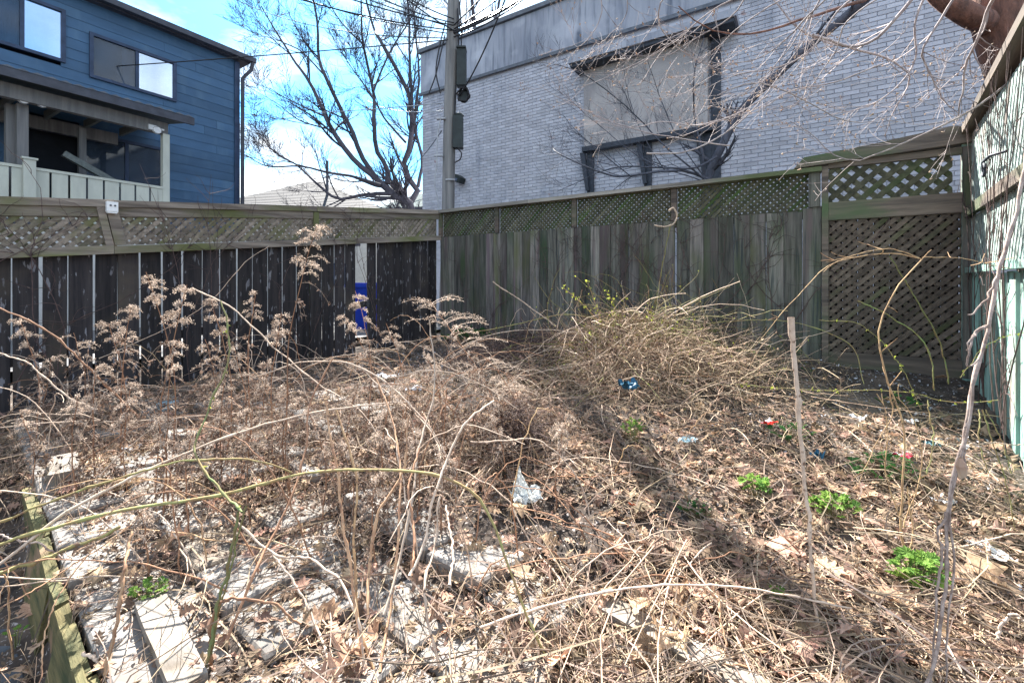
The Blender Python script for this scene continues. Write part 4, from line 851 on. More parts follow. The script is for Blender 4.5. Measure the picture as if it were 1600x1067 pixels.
C([(-30, 825), (144, 762), (306, 722), (400, 720), (455, 738)], [1.5, 1.7], .0042, .003, 'canegreen', 'olive green cane running nearly level from the left edge')
C([(-30, 905), (95, 858), (188, 823)], [1.45, 1.6], .0065, .005, 'canegreen', 'short thick olive cane ending by the fuzzy seed head at left')
C([(-30, 905), (109, 801), (245, 727), (400, 666), (520, 640), (640, 628)], [1.4, 2.2], .0055, .003, 'canepale', 'long straight tan cane rising from the lower left edge')
C([(-30, 860), (80, 825), (200, 798), (360, 771), (448, 747), (544, 735), (623, 736), (693, 747), (745, 775), (772, 819), (798, 893), (830, 972), (856, 1040)], [1.5, 1.5, 1.45, 1.4, 1.35], .0055, .0035, 'canegreen', 'long olive green cane arching over the lower middle of the yard', n=50, thorns=8)
C([(372, 800), (352, 900), (335, 980), (318, 1075)], [1.3, 1.27], .0036, .0045, 'canebright', 'thick bright green stem rising from the bottom left of centre')
C([(385, 790), (372, 860), (350, 950), (328, 1050)], [1.35, 1.3], .0026, .003, 'canebright', 'thinner bright green stem beside the thick one')
C([(345, 470), (362, 560), (330, 640), (310, 700), (345, 760), (378, 800)], [1.9, 1.4], .003, .004, 'canebright', 'wavy green stem with yellow buds near the left fence', leaves=10)
for pts, mt, lab in (([(509, 626), (524, 709), (535, 819), (553, 933), (572, 1070)], 'cane', 'upright tan cane, leftmost of the pair at bottom centre'), ([(525, 640), (553, 731), (553, 863), (561, 972), (590, 1075)], 'cane', 'upright tan cane, right one of the pair at bottom centre'),
    ([(520, 560), (483, 640), (478, 701), (461, 762), (434, 828), (404, 885), (355, 1000)], 'canebrown', 'red brown cane sweeping down to the lower left of centre'), ([(671, 500), (678, 600), (662, 666), (649, 744), (632, 850), (600, 960)], 'canepale', 'tall pale cane under the big seed plume in the middle'),
    ([(772, 626), (728, 657), (701, 714), (686, 758), (666, 845), (640, 900)], 'canepale', 'pale cane bent like a bow in the middle of the yard'), ([(688, 775), (682, 863), (669, 902), (690, 1075)], 'canepale', 'pale kinked cane at bottom centre'), ([(697, 790), (706, 845), (702, 915)], 'canepale', 'short pale stem right of the kinked cane'),
    ([(587, 590), (612, 660), (623, 731), (620, 819), (605, 950), (594, 1050)], 'cane', 'tall golden cane between the pair and the plume cane'), ([(426, 863), (469, 924), (496, 994), (522, 1075)], 'canepale', 'thick pale cane leaning at bottom left of centre'),
    ([(360, 805), (430, 865), (496, 880), (535, 915), (555, 960), (570, 1050)], 'canepale', 'pale cane curving over towards the bottom centre'), ([(640, 650), (635, 740), (600, 800), (580, 900), (575, 960)], 'cane', 'slanting golden cane behind the upright pair'), ([(655, 700), (640, 760), (648, 840), (642, 900)], 'canebrown', 'short brown stem beside the plume cane')):
    C(pts, [2.0 if pts[0][1] < 600 else 1.6, 1.28], .0032, .0045, mt, lab)
C([(750, 980), (848, 946), (948, 924), (1066, 915), (1200, 922), (1330, 950)], [1.4, 1.42], .0035, .0025, 'canepale', 'long pale cane lying level across the lower right of centre')
C([(1112, 848), (1040, 915), (970, 985), (900, 1045)], [1.75, 1.3], .003, .004, 'canepale', 'straight pale stick slanting over the dark shadow band')
C([(843, 867), (922, 972), (975, 1075)], [1.75, 1.28], .004, .005, 'canepale', 'pale stalk slanting down to the bottom edge beside the flat plank')
C([(853, 862), (935, 972), (990, 1075)], [1.76, 1.28], .003, .004, 'canepale', 'second parallel stalk slanting down beside the flat plank')
C([(735, 690), (790, 689), (848, 690), (891, 731), (915, 780), (922, 830)], [2.1, 2.0], .004, .003, 'canepale', 'pale forked stick above the white plastic bag bending down')
C([(330, 1040), (340, 945), (430, 948), (470, 975)], [1.3, 1.3], .005, .003, 'canebrown', 'brown cane bent at a right angle at lower left')
C([(160, 1075), (190, 900), (205, 830)], [1.28, 1.5], .006, .004, 'cane', 'thick tan cane standing at the lower left by the timber edging')
C([(60, 1075), (75, 960), (110, 900), (160, 840)], [1.3, 1.6], .002, .002, 'cane', 'thin curved stem in the sunken left corner')
C([(0, 950), (90, 900), (170, 850), (235, 790)], [1.4, 1.8], .002, .002, 'cane', 'thin straw crossing the timber edging')
C([(0, 835), (60, 850), (98, 872)], [1.5, 1.55], .003, .003, 'vinep', 'short pale purple stem at the left edge')
C([(130, 1020), (175, 1045), (215, 1070)], [1.35, 1.28], .005, .005, 'canepale', 'short white broken stick at the bottom left')
C([(0, 668), (110, 658), (220, 655), (330, 648), (430, 640)], [2.4, 2.6], .003, .002, 'canepale', 'pale stem lying level in front of the left fence')
C([(155, 560), (250, 520), (330, 470), (395, 400), (420, 385)], [3.3, 3.6], .003, .002, 'canepale', 'fine pale stem rising diagonally over the dark fence boards')
C([(330, 640), (420, 600), (520, 560), (620, 545)], [2.8, 3.0], .003, .002, 'canepale', 'pale stem crossing low before the dark fence')
C([(395, 590), (480, 565), (560, 570), (620, 610), (665, 660), (700, 715)], [2.4, 2.1], .0035, .004, 'canepale', 'pale arching cane left of the middle plume')
C([(560, 570), (640, 640), (680, 690), (695, 760)], [2.6, 2.0], .003, .004, 'canepale', 'pale arching cane just under the middle plume')
C([(300, 450), (360, 480), (430, 545), (500, 600), (560, 640), (600, 690)], [2.5, 2.2], .004, .003, 'canepale', 'long pale cane slanting down across the left half')
C([(600, 592), (680, 580), (760, 605), (810, 640)], [2.5, 2.4], .003, .002, 'canepale', 'thin pale arc in front of the fence corner')
C([(670, 560), (740, 590), (800, 622)], [3.0, 2.9], .003, .002, 'canepale', 'short pale stem right of the middle plume')
# right side
st = C([(1280, 995), (1268, 900), (1255, 760), (1247, 650), (1241, 560), (1236, 496)], [1.42, 1.42], .0045, .0075, 'canepale', 'tall straight tan stick standing upright with a broken top', name='upright_stick', cat='stick', k=8)
R5 = [([(1422, 890), (1409, 819), (1412, 753), (1409, 652), (1388, 600), (1372, 520), (1395, 455), (1441, 405)], .0042, .002), ([(1409, 819), (1380, 730), (1382, 640), (1370, 615)], .0025, .0015), ([(1412, 825), (1425, 790), (1441, 715), (1420, 645), (1400, 620)], .0025, .0015), ([(1388, 600), (1395, 640), (1372, 690), (1340, 760)], .002, .001), ([(1441, 405), (1400, 395), (1350, 400), (1300, 412), (1240, 470), (1180, 540)], .002, .001), ([(1440, 405), (1390, 385), (1330, 395), (1290, 410)], .002, .001), ([(1441, 403), (1500, 402), (1580, 420)], .0015, .001), ([(1418, 870), (1428, 820), (1418, 760)], .003, .002)]
b = at(1422, 890, 1.8); b[2] = float(G(b[0], b[1])); e = empty('thorny_sapling', tuple(b), 0, label='slender thorny sapling growing out of the largest green clump and bending right before the lattice', cat='sapling'); ss = []; kk = []
for pts, r0, r1 in R5: P = wob(spline(np.array([at(x, y, 1.78) for x, y in pts])-b, 20), .002); ss.append((P, r0, r1)); kids(P, r0*.8, r1*.8, 5, .12, 1, kk, (30, 80), .1, .2, .4, 7)
fill('stem', ss, 'cane', e, 6, 20); fill('side_twigs', kk, 'cane', e, 3, 7)
e = C([(1640, 60), (1610, 200), (1590, 330), (1562, 430), (1538, 540), (1520, 600), (1508, 665), (1490, 740), (1478, 800), (1472, 900), (1462, 1000), (1440, 1090)], [1.25, 1.2, 1.15], .0050, .0036, 'vinep', 'peeling pale purple vine hanging down in the right foreground', name='hanging_vine', cat='vine', n=60, k=8)
b = np.array(e.location); ss = []
for pts in ([(1520, 600), (1500, 700), (1480, 790), (1490, 880), (1480, 970), (1478, 1070)], [(1545, 510), (1530, 525), (1515, 548), (1512, 575), (1530, 560)], [(1545, 505), (1520, 520), (1510, 548)], [(1560, 430), (1540, 470), (1512, 492)], [(1472, 850), (1462, 950), (1455, 1070)], [(1510, 660), (1508, 720), (1500, 740)], [(1478, 800), (1466, 830), (1480, 870)]):
    P = wob(spline(np.array([at(x, y, 1.16) for x, y in pts])-b, 20), .002); ss.append((P, .0034, .002))
fill('strands', ss, 'vinep', e, 5, 20)
P = at(1500, 715, 1.15)-b; m = MB(); m.tube([P, P+(.004, 0, -.02), P+(.006, 0, -.045), P+(0, 0, -.055)], [.004, .012, .009, .002], 6); m.build('husk', M['bud'], e)
C([(1018, 522), (1026, 470), (1036, 410), (1048, 350)], [4.6, 4.7], .006, .005, 'canegreen', 'green briar stem leaning up against the back fence', leaves=8)
e = C([(1022, 352), (1040, 355), (1052, 350), (1058, 335), (1052, 325), (1045, 330)], [4.6, 4.6], .007, .010, 'canepale', 'pale curled dead leaf stalk hanging at the top of the green briar')
C([(738, 520), (780, 512), (845, 498), (880, 492), (940, 500), (1000, 520)], [4.5, 4.3], .005, .004, 'canegreen', 'thorny olive stem arching over the brush before the back fence', thorns=10, leaves=8)
C([(770, 440), (800, 460), (840, 490), (868, 510)], [4.3, 4.2], .005, .005, 'canepale', 'straight pale stick pointing up left from the brush mound')
C([(700, 560), (760, 525), (850, 515), (960, 530), (1040, 512)], [4.4, 4.2], .005, .004, 'canepale', 'pale stem lying over the brush mound top')
C([(1040, 515), (1150, 500), (1260, 505), (1330, 540), (1350, 600)], [4.0, 3.2], .004, .003, 'canegreen', 'thin green arch right of the brush mound', leaves=8)
for pts, lab in (([(1340, 470), (1400, 500), (1445, 540), (1460, 610)], 'green cane arching before the lattice panel base'), ([(1390, 400), (1430, 470), (1470, 540), (1482, 600)], 'thin green cane rising in front of the lattice panel')):
    C(pts, [2.9, 2.9], .0035, .0035, 'canebright', lab)
C([(1150, 600), (1300, 612), (1420, 615), (1500, 630), (1560, 625)], [3.0, 2.6], .002, .002, 'canegreen', 'low trailing briar with yellow green buds in the dark soil', leaves=46)
C([(1280, 500), (1340, 505), (1400, 560), (1440, 640)], [3.0, 2.8], .0018, .002, 'canegreen', 'budding briar twig before the lattice panel', leaves=24)
C([(1500, 590), (1540, 540), (1600, 520)], [2.4, 2.4], .0018, .0015, 'canegreen', 'budding briar twig at the foot of the mint fence', leaves=18)
for pts in ([(1535, 640), (1560, 720), (1590, 850)], [(1530, 640), (1530, 690), (1545, 740)], [(1540, 640), (1570, 700), (1580, 740)], [(1450, 625), (1455, 680), (1448, 740)]): C(pts, [2.0, 1.9], .0025, .002, 'canegreen', 'pale green bare stem rising at the right edge by the mint fence', 'green stems at the right edge')
C([(1470, 694), (1530, 690), (1600, 695)], [2.0, 1.9], .002, .002, 'canepale', 'pale stem lying level at the right edge')
C([(1120, 910), (1132, 980), (1138, 1075)], [1.5, 1.3], .0035, .004, 'cane', 'short tan stem at the bottom right of centre'); C([(1560, 1000), (1590, 960), (1610, 975)], [1.3, 1.3], .004, .003, 'canepale', 'bent pale twig at the lower right edge'); C([(1110, 1060), (1130, 1030), (1170, 1035), (1210, 1075)], [1.3, 1.28], .003, .003, 'cane', 'curled tan stem at the bottom edge')
# random rooted canes filling the yard
for i in range(230):
    p = scatter(1, 1.5, 4.6, 1.0)[0]; x, y = p
    if x > .9 and y < 3.0 and R.random() < .75: continue
    if x > 1.8: continue
    z0 = float(G(x, y)); yaw = R.uniform(0, 6.28); hgt = R.uniform(.15, .75) if x < .2 else R.uniform(.1, .3); rch = R.uniform(.2, 1.0)
    t = np.linspace(0, 1, 16); P = np.c_[x+np.cos(yaw)*rch*t**1.2, y+np.sin(yaw)*rch*.5*t**1.2, z0+hgt*(1.9*t-1.25*t*t)]; P[:, 2] = np.maximum(P[:, 2], G(P[:, 0], P[:, 1])+.01); P = wob(P, .006)
    if P[-1, 1] > 6.3: continue
    e = empty('bramble_cane', (x, y, z0), 0, label='dry leafless stem arching out of the tangled yard', cat='cane', group='dry stems standing in the yard'); m = MB(); m.tube(P-np.array((x, y, z0)), np.linspace(.0032, .0014, 16), 5); m.build('stem', M[R.choice(['cane', 'canepale', 'canebrown', 'canepale'])], e, True)

# ---------------------------------------------------------------- dead weeds with seed plumes
def weed(px, py, Y, base, plume=.22, dens_=1.0, droop=1, lab=None, lean=None, brown=0, fl='fluff'):
    """top of the weed at photo pixel (px,py), depth Y; base = pixel x at the ground"""
    top = at(px, py, Y); bx_ = (base-CX)/F*Y; b = np.array((bx_, Y, float(G(bx_, Y)))); e = empty('dead_weed', tuple(b), 0, label=lab or 'withered brown weed with fluffy seed plumes standing before the fence', cat='dead weed', group='withered weeds with seed plumes')
    T = top-b; t = np.linspace(0, 1, 16)[:, None]; sd_ = 1 if px >= base else -1
    P = T*t+np.array((-sd_*.06, .03, 0))*np.sin(t*np.pi)*np.linalg.norm(T); P = wob(P, .003); m = MB(); m.tube(P, np.linspace(.004, .0016, 16), 5); m.build('stem', M['canebrown'], e, True)
    br = []; L_ = np.linalg.norm(T)
    nb = int(16*dens_)
    for i in range(nb):
        f = 1-plume/L_*R.random()**1.0*1.6 if L_ > plume else R.random(); f = min(max(f, .3), 1); k_ = f*15; i0 = min(int(k_), 14); p = P[i0]+(P[i0+1]-P[i0])*(k_-i0)
        yaw = R.uniform(0, 6.28); l = plume*R.uniform(.3, .75)*(1.25-f*.5); s = np.linspace(0, 1, 7)[:, None]; q = p+np.array((math.cos(yaw), math.sin(yaw), .55))*l*s+np.array((0, 0, -.75*l*droop))*s**2.2; br.append((q, .0014, .0007))
    if brown:
        nb2 = brown
        for i in range(nb2):
            f = R.uniform(.15, .85); k_ = f*15; i0 = min(int(k_), 14); p = P[i0]; yaw = R.uniform(0, 6.28); l = R.uniform(.05, .14); s = np.linspace(0, 1, 7)[:, None]; br.append((p+np.array((math.cos(yaw), math.sin(yaw), .3))*l*s+np.array((0, 0, -1.1*l))*s**2, .001, .0006))
    sh = fill('seed_head', br, 'fluff', e, 3, 7)
    pos = []
    nf = 70 if plume > .1 else 45
    for q, _, _ in br[:nb]:
        k_ = R.uniform(1.5, 6, nf); i0 = k_.astype(int).clip(0, 5); pp = q[i0]+(q[i0+1]-q[i0])*(k_-i0)[:, None]; pos.append(pp+R.normal(0, .0045, (nf, 3))+np.array((0, 0, 1))*R.uniform(-.004, .009, (nf, 1)))
    pos = np.concatenate(pos); scraps_mesh('fluff', pos, R.uniform(.004, .0095, len(pos)), 1.2, fl, sh)['kind'] = 'stuff'
    if brown:
        pos = []
        for q, _, _ in br[nb:]: i0 = R.integers(1, 7, 9); pos.append(q[i0]+R.normal(0, .006, (9, 3)))
        pos = np.concatenate(pos); scraps_mesh('withered_leaves', pos, R.uniform(.010, .028, len(pos)), 1.3, 'brownleaf', e)['kind'] = 'stuff'
weed(495, 352, 2.1, 455, .17, 1.5, lab='tallest withered weed, its pale plume reaching over the left fence lattice', brown=14)
weed(228, 425, 2.3, 262, .12, 1.0, lab='withered weed with a pale tuft left of the second tall plume', brown=10)
weed(292, 445, 2.2, 240, .13, 1.4, lab='withered weed with a drooping pale plume before the left fence', brown=8)
weed(672, 470, 2.6, 800, .42, 3.2, lab='big feathery brown plume weed leaning left below the fence corner', brown=25, droop=.6)
ORD = 'first second third fourth fifth sixth seventh eighth ninth tenth eleventh twelfth thirteenth fourteenth fifteenth sixteenth seventeenth eighteenth nineteenth twentieth twenty-first twenty-second twenty-third twenty-fourth twenty-fifth twenty-sixth twenty-seventh twenty-eighth twenty-ninth'.split()
for px_, py_, Y, bs_, pl, dn, br_ in ((30, 500, 2.7, 50, .14, 1, 16), (330, 470, 2.5, 350, .12, 1.2, 12), (400, 455, 2.6, 395, .10, 1, 12), (555, 455, 2.8, 570, .12, 1, 12), (205, 480, 2.5, 190, .12, 1.2, 16), (640, 590, 2.3, 640, .16, 1.6, 20), (150, 570, 2.4, 150, .16, 1.2, 22), (540, 495, 2.6, 610, .14, 1.2, 8), (603, 505, 2.7, 625, .12, .8, 5), (440, 488, 2.4, 430, .12, 1, 12), (275, 535, 2.1, 265, .10, 1, 12), (365, 540, 2.3, 372, .10, 1, 10), (170, 505, 2.6, 190, .12, 1, 14), (115, 520, 2.9, 120, .22, 1.2, 20), (320, 530, 2.9, 330, .2, 1.2, 20), (80, 560, 2.8, 70, .2, 1, 20), (560, 600, 2.2, 545, .14, 1.2, 20), (610, 610, 2.0, 600, .16, 1.4, 16), (660, 540, 2.8, 690, .2, 1.4, 12), (730, 560, 2.6, 800, .25, 1.8, 16), (450, 600, 2.2, 450, .14, 1.3, 24), (395, 640, 2.0, 392, .12, 1, 20), (205, 600, 2.3, 200, .16, 1, 22), (480, 640, 2.0, 500, .14, 1, 22), (205, 775, 1.6, 225, .10, 1.8, 6), (240, 640, 2.0, 250, .12, 1, 20), (120, 620, 2.2, 120, .14, 1, 22), (350, 600, 2.3, 350, .14, 1, 24), (640, 660, 2.0, 650, .12, 1, 20), (700, 690, 1.9, 690, .12, 1, 18), (540, 690, 1.9, 545, .1, 1, 18), (760, 640, 2.3, 790, .14, 1.2, 18), (885, 650, 2.1, 870, .12, 1.4, 6), (300, 680, 1.9, 300, .1, .8, 16), (590, 740, 1.75, 590, .1, .8, 14), (30, 640, 2.3, 40, .14, 1, 16), (420, 560, 2.7, 420, .16, 1, 20), (800, 590, 2.8, 812, .16, 1.2, 16)):
    nth = sum(1 for g_ in gaps if g_ < px_)
    size = 'tall' if py_ < 545 else ('middling' if py_ < 615 else 'low')
    where = f'before the {ORD[nth]} dark board from the left' if px_ < 672 else f'{"just" if px_ < 745 else "well"} right of the fence corner'
    if px_ > 850: where = 'nearest the white plastic bag on its far right'
    lb = f'{size} withered weed, {"wide" if pl > .15 else "small"} plume, {where}'
    weed(px_, py_, Y, bs_, pl, dn, brown=int(br_*1.4), lab=lb)
TF = 1.0
# brown tangle masses (mid ground)
def tangle(name, cx, cy, rx, ry, hgt, n, mt, label, r=(.0008, .002), ln=(.08, .3), leafmt=None, nl=0, budmt=None, nbud=0, cat='brush', seg=8):
    n = int(n*TF); nl = int(nl*(.5+TF/2)); a = R.normal(0, .45, (n, 2)); x = cx+a[:, 0]*rx; y = cy+a[:, 1]*ry; env = hgt*np.exp(-(a[:, 0]**2+a[:, 1]**2)*1.3); z = G(x, y)+R.random(n)**.8*env; yaw = R.uniform(0, 6.28, n); el = R.normal(.25, .5, n)
    d = np.c_[np.cos(yaw)*np.cos(el), np.sin(yaw)*np.cos(el), np.sin(el)]; l = R.uniform(*ln, n); P = [np.c_[x, y, z]]
    w = R.normal(0, .35, (n, 3))
    for j in range(seg-1): d = d+w/seg*2+R.normal(0, .16, (n, 3))-np.array((0, 0, .1)); d /= np.linalg.norm(d, axis=1, keepdims=True); q = P[-1]+d*(l/(seg-1))[:, None]; q[:, 2] = np.maximum(q[:, 2], G(q[:, 0], q[:, 1])+.008); P.append(q)
    P = np.stack(P, 1)
    dd = (P[:, :, 0]-FB.base[0])*(-FB.s)+(P[:, :, 1]-FB.base[1])*FB.c; dA = (P[:, :, 0]-FA.base[0])*FA.s-(P[:, :, 1]-FA.base[1])*FA.c
    P = P[(dd.max(1) < -.03) & (dA.min(1) > .05)]; n = len(P)
    V, Q = tubes(P, R.uniform(*r, n)[:, None]*np.linspace(1, .5, seg)[None], 3); e = empty(name, (cx, cy, float(G(cx, cy))), 0, kind='stuff'); tag(e, label, cat); b = np.array(e.location)
    obj_np('stems', V-b, [Q], M[mt], e)['kind'] = 'stuff'
    if nl: i = R.integers(0, n, nl); j = R.integers(1, seg, nl); scraps_mesh('withered_leaves', P[i, j]-b+R.normal(0, .005, (nl, 3)), R.uniform(.008, .026, nl), 1.2, leafmt, e)['kind'] = 'stuff'
    if nbud: i = R.integers(0, n, nbud); j = R.integers(1, seg, nbud); scraps_mesh('buds', P[i, j]-b+R.normal(0, .004, (nbud, 3)), R.uniform(.010, .022, nbud), 1.2, budmt, e)['kind'] = 'stuff'
    return P
# brush mound under the back fence
tangle('brush_mound', 1.2, 4.2, 1.0, .7, .38, 1700, 'straw', 'sunlit mound of dead bramble and twigs heaped before the middle of the back fence', (.0012, .0032), (.15, .6), 'brownleaf', 4500, 'bright', 1000)
tangle('brush_mound', 1.25, 3.5, 1.1, .55, .30, 1700, 'straw', 'lower straw coloured skirt of the bramble heap with round dry buds', (.001, .0028), (.12, .5), 'leafd', 2500, 'bud', 1500)
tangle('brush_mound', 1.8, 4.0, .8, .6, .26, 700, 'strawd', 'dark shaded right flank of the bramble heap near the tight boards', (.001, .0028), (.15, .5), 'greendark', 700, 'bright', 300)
tangle('brush_mound', 1.15, 4.1, 1.0, .65, .46, 190, 'canepale', 'thick bleached bramble canes looped through the top of the heap', (.0025, .0055), (.3, .9), seg=12)
tangle('brush_mound', 1.25, 4.0, 1.0, .65, .44, 420, 'canegreen', 'olive green briar canes looped through the heap with yellow green buds', (.002, .004), (.3, .9), None, 0, 'bright', 900, seg=12)
tangle('brush_mound', 1.2, 4.1, .9, .6, .30, 1500, 'vined', 'dark inner twigs of the bramble heap', (.0015, .004), (.1, .5), 'brownleaf', 2500)
tangle('dark_clump', .02, 2.55, .16, .14, .32, 700, 'vined', 'dense dark brown clump of dead weed above the white plastic bag', (.0008, .0018), (.05, .2), 'brownleaf', 1500)
tangle('brush_mound', .1, 4.6, .9, .7, .24, 1300, 'vined', 'brown twiggy brush left of the bramble heap in the fence corner', (.001, .0026), (.1, .45), 'brownleaf', 3500)  # dark stem colour stands in for the fence's shade on this brush
# midground brown weeds
TF = .36
for (x, y, rx, ry, h, n, nl, lab) in ((-2.2, 3.0, .8, .45, .30, 1100, 2600, 'brown withered weed tangle at the left before the dark boards'), (-1.2, 2.7, .7, .42, .30, 1000, 2600, 'brown withered weed tangle under the tallest plume'), (-.35, 2.55, .6, .35, .26, 900, 2400, 'brown withered weed tangle in the middle of the yard'), (-1.5, 3.6, 1.0, .6, .24, 800, 1500, 'far weed tangle at the foot of the dark fence'), (.25, 2.75, .45, .4, .22, 900, 2000, 'brown withered weeds behind the white plastic bag'), (-.65, 1.95, .5, .3, .13, 600, 1200, 'low brown weed tangle among the tan canes'), (-1.45, 1.95, .5, .3, .12, 350, 700, 'low brown weed tangle beside the timber edging')):
    tangle('weed_tangle', x, y, rx, ry, h, n, 'strawd', lab, (.0008, .0018), (.06, .3), 'brownleaf', nl)
# strong pale bramble stems over the mound
e = empty('bare_bramble', tuple(at(1040, 600, 3.6)), 0, label='bleached twisted bramble branches lying on top of the brush mound', cat='bramble'); b = np.array(e.location); ss = []; kk = []
for pts, r0 in (([(955, 690), (975, 640), (995, 580), (1005, 530), (1040, 515), (1052, 508)], .009), ([(935, 600), (960, 565), (985, 530), (995, 505)], .005), ([(1110, 570), (1085, 590), (1090, 615), (1115, 650)], .008), ([(1115, 548), (1100, 575), (1060, 600), (1040, 590)], .006), ([(1090, 610), (1080, 560), (1095, 520)], .004), ([(1180, 600), (1190, 610), (1205, 605), (1210, 580)], .005), ([(1040, 560), (1045, 590), (1042, 630)], .006), ([(850, 580), (900, 570), (950, 545), (985, 520)], .005), ([(1060, 545), (1078, 520), (1095, 535)], .004), ([(900, 640), (930, 600), (950, 560)], .005), ([(1240, 540), (1220, 600), (1195, 660)], .003), ([(780, 600), (860, 575), (960, 552)], .005)):
    P = wob(spline(np.array([at(x, y, 3.55) for x, y in pts])-b, 20), .005); ss.append((P, r0*.8, r0*.45)); kids(P, r0*.7, r0*.4, 6, .25, 2, kk, (25, 75), .1, .15, .8, 7)
fill('branches', ss, 'canepale', e, 6, 20); fill('twigs', kk, 'straw', e, 3, 7)
# rose hips / tiny leaf sprig above the mound
e = empty('budding_sprig', tuple(at(940, 545, 4.3)), 0, label='upright sprig with fresh yellow green leaflets above the brush mound', cat='sprig'); b = np.array(e.location); ss = []
for pts in ([(945, 550), (938, 500), (925, 460), (918, 440)], [(940, 520), (960, 480), (948, 455)], [(938, 505), (905, 470), (880, 450)]): ss.append((spline(np.array([at(x, y, 4.3) for x, y in pts])-b, 12), .004, .002))
fill('stem', ss, 'cane', e, 4, 12); pos = np.concatenate([s[0][4:] for s in ss for _ in range(3)]); scraps_mesh('leaflets', pos+R.normal(0, .012, pos.shape), R.uniform(.02, .045, len(pos)), 1.2, 'bright', e)['kind'] = 'stuff'

# ---------------------------------------------------------------- green plants
def glf(seed):
    rg = np.random.default_rng(seed); k_ = 15; V = [(0, 0, 0)]
    for i in range(k_):
        t = -math.pi*.92+i*(2*math.pi*.92)/(k_-1); r = (1.0 if i % 2 == 0 else .62)*(.55+.1*math.cos(t)); V.append((math.sin(t)*r, math.cos(t)*r+.0, .13*(i % 2)+rg.normal(0, .03)+.18*r*r))
    return np.array(V), np.array([(0, i, i+1) for i in range(1, k_)])
GM = []
for i in range(4): V, T = glf(i); GM.append(V)
def plant(px, py, rad, n, mt, lab, h=.09, name='green_plant', ls=(.022, .042)):
    rad *= 1.2; n = int(n*1.4); p = gp(px, py, 0); e = empty(name, tuple(p), 0, label=lab, cat='plant'); me = [mesh_np('leaf', V, [T], M[mt]) for V in GM]; ss = []
    for i in range(n):
        a = R.uniform(0, 6.28); r = rad*math.sqrt(R.random()); x, y = r*math.cos(a), r*math.sin(a)*.7; z = h*(1-.5*(r/rad)**2)*R.uniform(.5, 1.1)+float(G(p[0]+x, p[1]+y))-p[2]+.04
        o = bpy.data.objects.new('leaf', me[R.integers(4)]); link(o, e); s = R.uniform(ls[0]*.6, ls[1]*1.15); o.location = (x, y, z); o.scale = (s, s, s); o.rotation_euler = (R.normal(.35, .4), R.normal(0, .4), math.atan2(-x, y)+R.normal(0, .5)+math.pi*0)
        ss.append((np.array([(x*.3, y*.3, 0), (x*.7, y*.7, z*.8), (x, y, z)]), .0016, .001))
    fill('stalks', ss, 'canebright', e, 3, 5)
plant(1430, 925, .085, 60, 'green', 'largest round clump of fresh green leaves at the foot of the thorny sapling')
plant(1305, 812, .085, 42, 'green', 'bright green leafy clump right behind the tall upright stick', .06)
plant(1180, 778, .06, 30, 'green', 'bright green leafy clump left of the upright stick', .06)
plant(1385, 748, .14, 50, 'greendark', 'wide dull green leafy patch below the pink wrapper', .05)
plant(1085, 808, .08, 26, 'greendark', 'small flat dark green patch right of the orange leaf', .02, ls=(.012, .026))
plant(1235, 690, .12, 22, 'greendark', 'dim green patch beside the red and white wrapper', .05)
plant(990, 690, .06, 26, 'green', 'narrow green sprout in front of the brush mound', .10, ls=(.014, .028))
plant(232, 950, .055, 32, 'green', 'small green tuft growing from the paving near the timber edging', .05, ls=(.012, .022))
plant(1215, 950, .05, 14, 'green', 'few tiny green leaves in the shadow band left of the big clump', .02, ls=(.012, .022))
plant(25, 1010, .03, 7, 'green', 'tiny green sprig in the sunken left corner', .03, ls=(.012, .02))
plant(728, 535, .28, 50, 'greendark', 'dark green low plant at the foot of the fence corner', .14, ls=(.05, .09))
plant(1400, 640, .12, 16, 'greendark', 'sparse green leaves on the black soil before the lattice panel', .05)

# ---------------------------------------------------------------- rubbish
def crumple(name, px, py, sx, sy, sz, mt, lab, cat, rz=0, n=9, am=.35, h=.03, parts=None):
    p = gp(px, py, h); rg = np.random.default_rng(int(px)); u, v = np.meshgrid(np.linspace(-1, 1, n), np.linspace(-1, 1, n)); zz = rg.normal(0, am, u.shape); zz = (zz+np.roll(zz, 1, 0)+np.roll(zz, 1, 1))/2+.5*np.abs(u+v*.3)
    x = (u+rg.normal(0, .10, u.shape))*sx; y = (v+rg.normal(0, .10, u.shape))*sy; V = np.stack([x, y, zz*sz], -1).reshape(-1, 3); V[:, 2] -= V[:, 2].min(); ii = (np.arange(n-1)[:, None]*n+np.arange(n-1)[None]).ravel()
    Qs = np.stack([ii, ii+1, ii+n+1, ii+n], 1)
    if not parts: o = obj_np(name, V, [Qs], mt); o.location = p; o.rotation_euler = (0, 0, rz); tag(o, lab, cat); return o
    e = empty(name, tuple(p), rz, label=lab, cat=cat); k_ = len(Qs)*parts[0]//10
    obj_np('red_face', V, [Qs[:k_]], mt, e); obj_np('white_face', V, [Qs[k_:]], parts[1], e); return e
PW = plain('white plastic film', (.72, .75, .74), .4, .3); PR = plain('red wrapper', (.60, .035, .02), .35); PB = plain('blue plastic', (.015, .09, .16), .5); PP = plain('pink wrapper', (.62, .06, .12), .35); PC = plain('light blue film', (.42, .60, .68), .35, .3); PT_ = plain('teal plastic', (.05, .14, .17), .35); PWh = plain('white paper scrap', (.62, .62, .64), .7, .1)
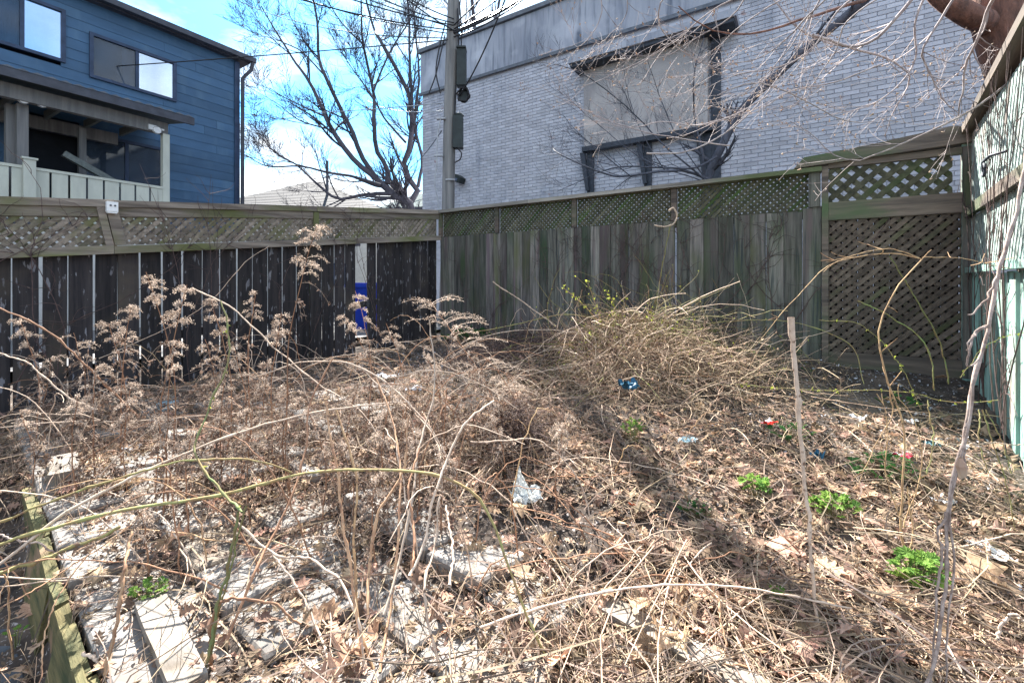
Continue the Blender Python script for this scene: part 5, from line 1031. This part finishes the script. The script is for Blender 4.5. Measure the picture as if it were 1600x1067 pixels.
# white bag: standing triangular fold
p = gp(815, 780, .01); bg = empty('plastic_bag', tuple(p), 0, label='crumpled white plastic bag with one pointed corner standing up in the middle of the litter', cat='plastic bag')
rg = np.random.default_rng(5); rowsV = []; rws = 11; cl = 13
for i in range(rws):
    t = i/(rws-1); wL, wR = -.055+.042*t, .085-.095*t**.6; 
    for j in range(cl): s = j/(cl-1); x = wL+(wR-wL)*s; rowsV.append((x+rg.normal(0, .002), .035*math.sin(s*7+t*3)*(1-t)+rg.normal(0, .004)-.02*(1-t), .150*t**.9*(1 if s < 1 else 1)+rg.normal(0, .002)-.05*s*(1-t)*t+.01))
ii = (np.arange(rws-1)[:, None]*cl+np.arange(cl-1)[None]).ravel(); obj_np('upright_fold', np.array(rowsV), [np.stack([ii, ii+1, ii+cl+1, ii+cl], 1)], PW, bg)
o = crumple('spread_film', 825, 785, .07, .05, .03, PW, None, None, .3, am=.5); o.parent = bg; o.location = (.02, -.03, .0)
if 'label' in o: del o['label']
crumple('wrapper', 1200, 664, .045, .03, .02, PR, 'red and white candy wrapper right of the brush mound', 'wrapper', .2, h=.06, parts=(6, PWh))
crumple('wrapper', 1408, 717, .05, .025, .02, PP, 'pink and white wrapper above the wide green patch', 'wrapper', .1, h=.03, parts=(6, PWh))
crumple('plastic_scrap', 982, 611, .06, .05, .05, PB, 'blue plastic scrap half buried in the brush mound', 'plastic scrap', .2, h=.22); crumple('plastic_scrap', 1278, 718, .028, .028, .04, PB, 'small blue plastic cup piece right of the upright stick', 'plastic scrap', .2, h=.02)
crumple('plastic_scrap', 1075, 690, .05, .035, .02, PC, 'pale blue film scrap at the front of the brush mound', 'plastic scrap', .5, h=.03); crumple('plastic_scrap', 1455, 697, .035, .03, .02, PT_, 'dark teal plastic lid on the black soil', 'plastic scrap', 0, h=.02)
for px_, py_, s_, lab in ((1340, 657, .055, 'white paper scrap left of the thorny sapling stems'), (1425, 662, .045, 'round whitish scrap right of the thorny sapling stems'), (1475, 788, .06, 'white crumpled tissue at the right beside the hanging vine'), (1550, 868, .08, 'flat white paper scrap near the right edge'), (605, 590, .12, 'pale scrap lying under the gap of the missing board'), (640, 610, .10, 'second pale scrap lying in front of the missing board gap'), (1570, 925, .05, 'greyish scrap at the right edge by the largest leaf'), (205, 705, .06, 'pale scrap under the weeds left of centre'), (65, 712, .04, 'bluish white scrap at the far end of the timber edging')):
    crumple('paper_scrap', px_, py_, s_*.8, s_*.5, .025, PWh, lab, 'paper scrap', R.uniform(0, 3), h=.02)
p = gp(262, 640, .02); tb_ = empty('plastic_tub', tuple(p), .3, label='clear crushed plastic tub lying under the weeds at the left', cat='plastic tub')
m = MB(); V = []
for i, (r_, z) in enumerate(((.055, 0), (.06, .02), (.064, .045), (.07, .05), (.068, .055))): V.append((r_, z))
for k_ in range(len(V)-1):
    for j in range(14):
        a0, a1 = j*2*math.pi/14, (j+1)*2*math.pi/14; (r0, z0), (r1, z1) = V[k_], V[k_+1]; m.add([(r0*math.cos(a0), r0*math.sin(a0), z0), (r0*math.cos(a1), r0*math.sin(a1), z0), (r1*math.cos(a1), r1*math.sin(a1), z1), (r1*math.cos(a0), r1*math.sin(a0), z1)], [(0, 1, 2, 3)])
m.build('wall', PC, tb_); m = MB(); m.add([(.066*math.cos(j*2*math.pi/14), .066*math.sin(j*2*math.pi/14), .052) for j in range(14)]+[(0, 0, .058)], None, [(j, (j+1) % 14, 14) for j in range(14)]); m.build('lid', PC, tb_)
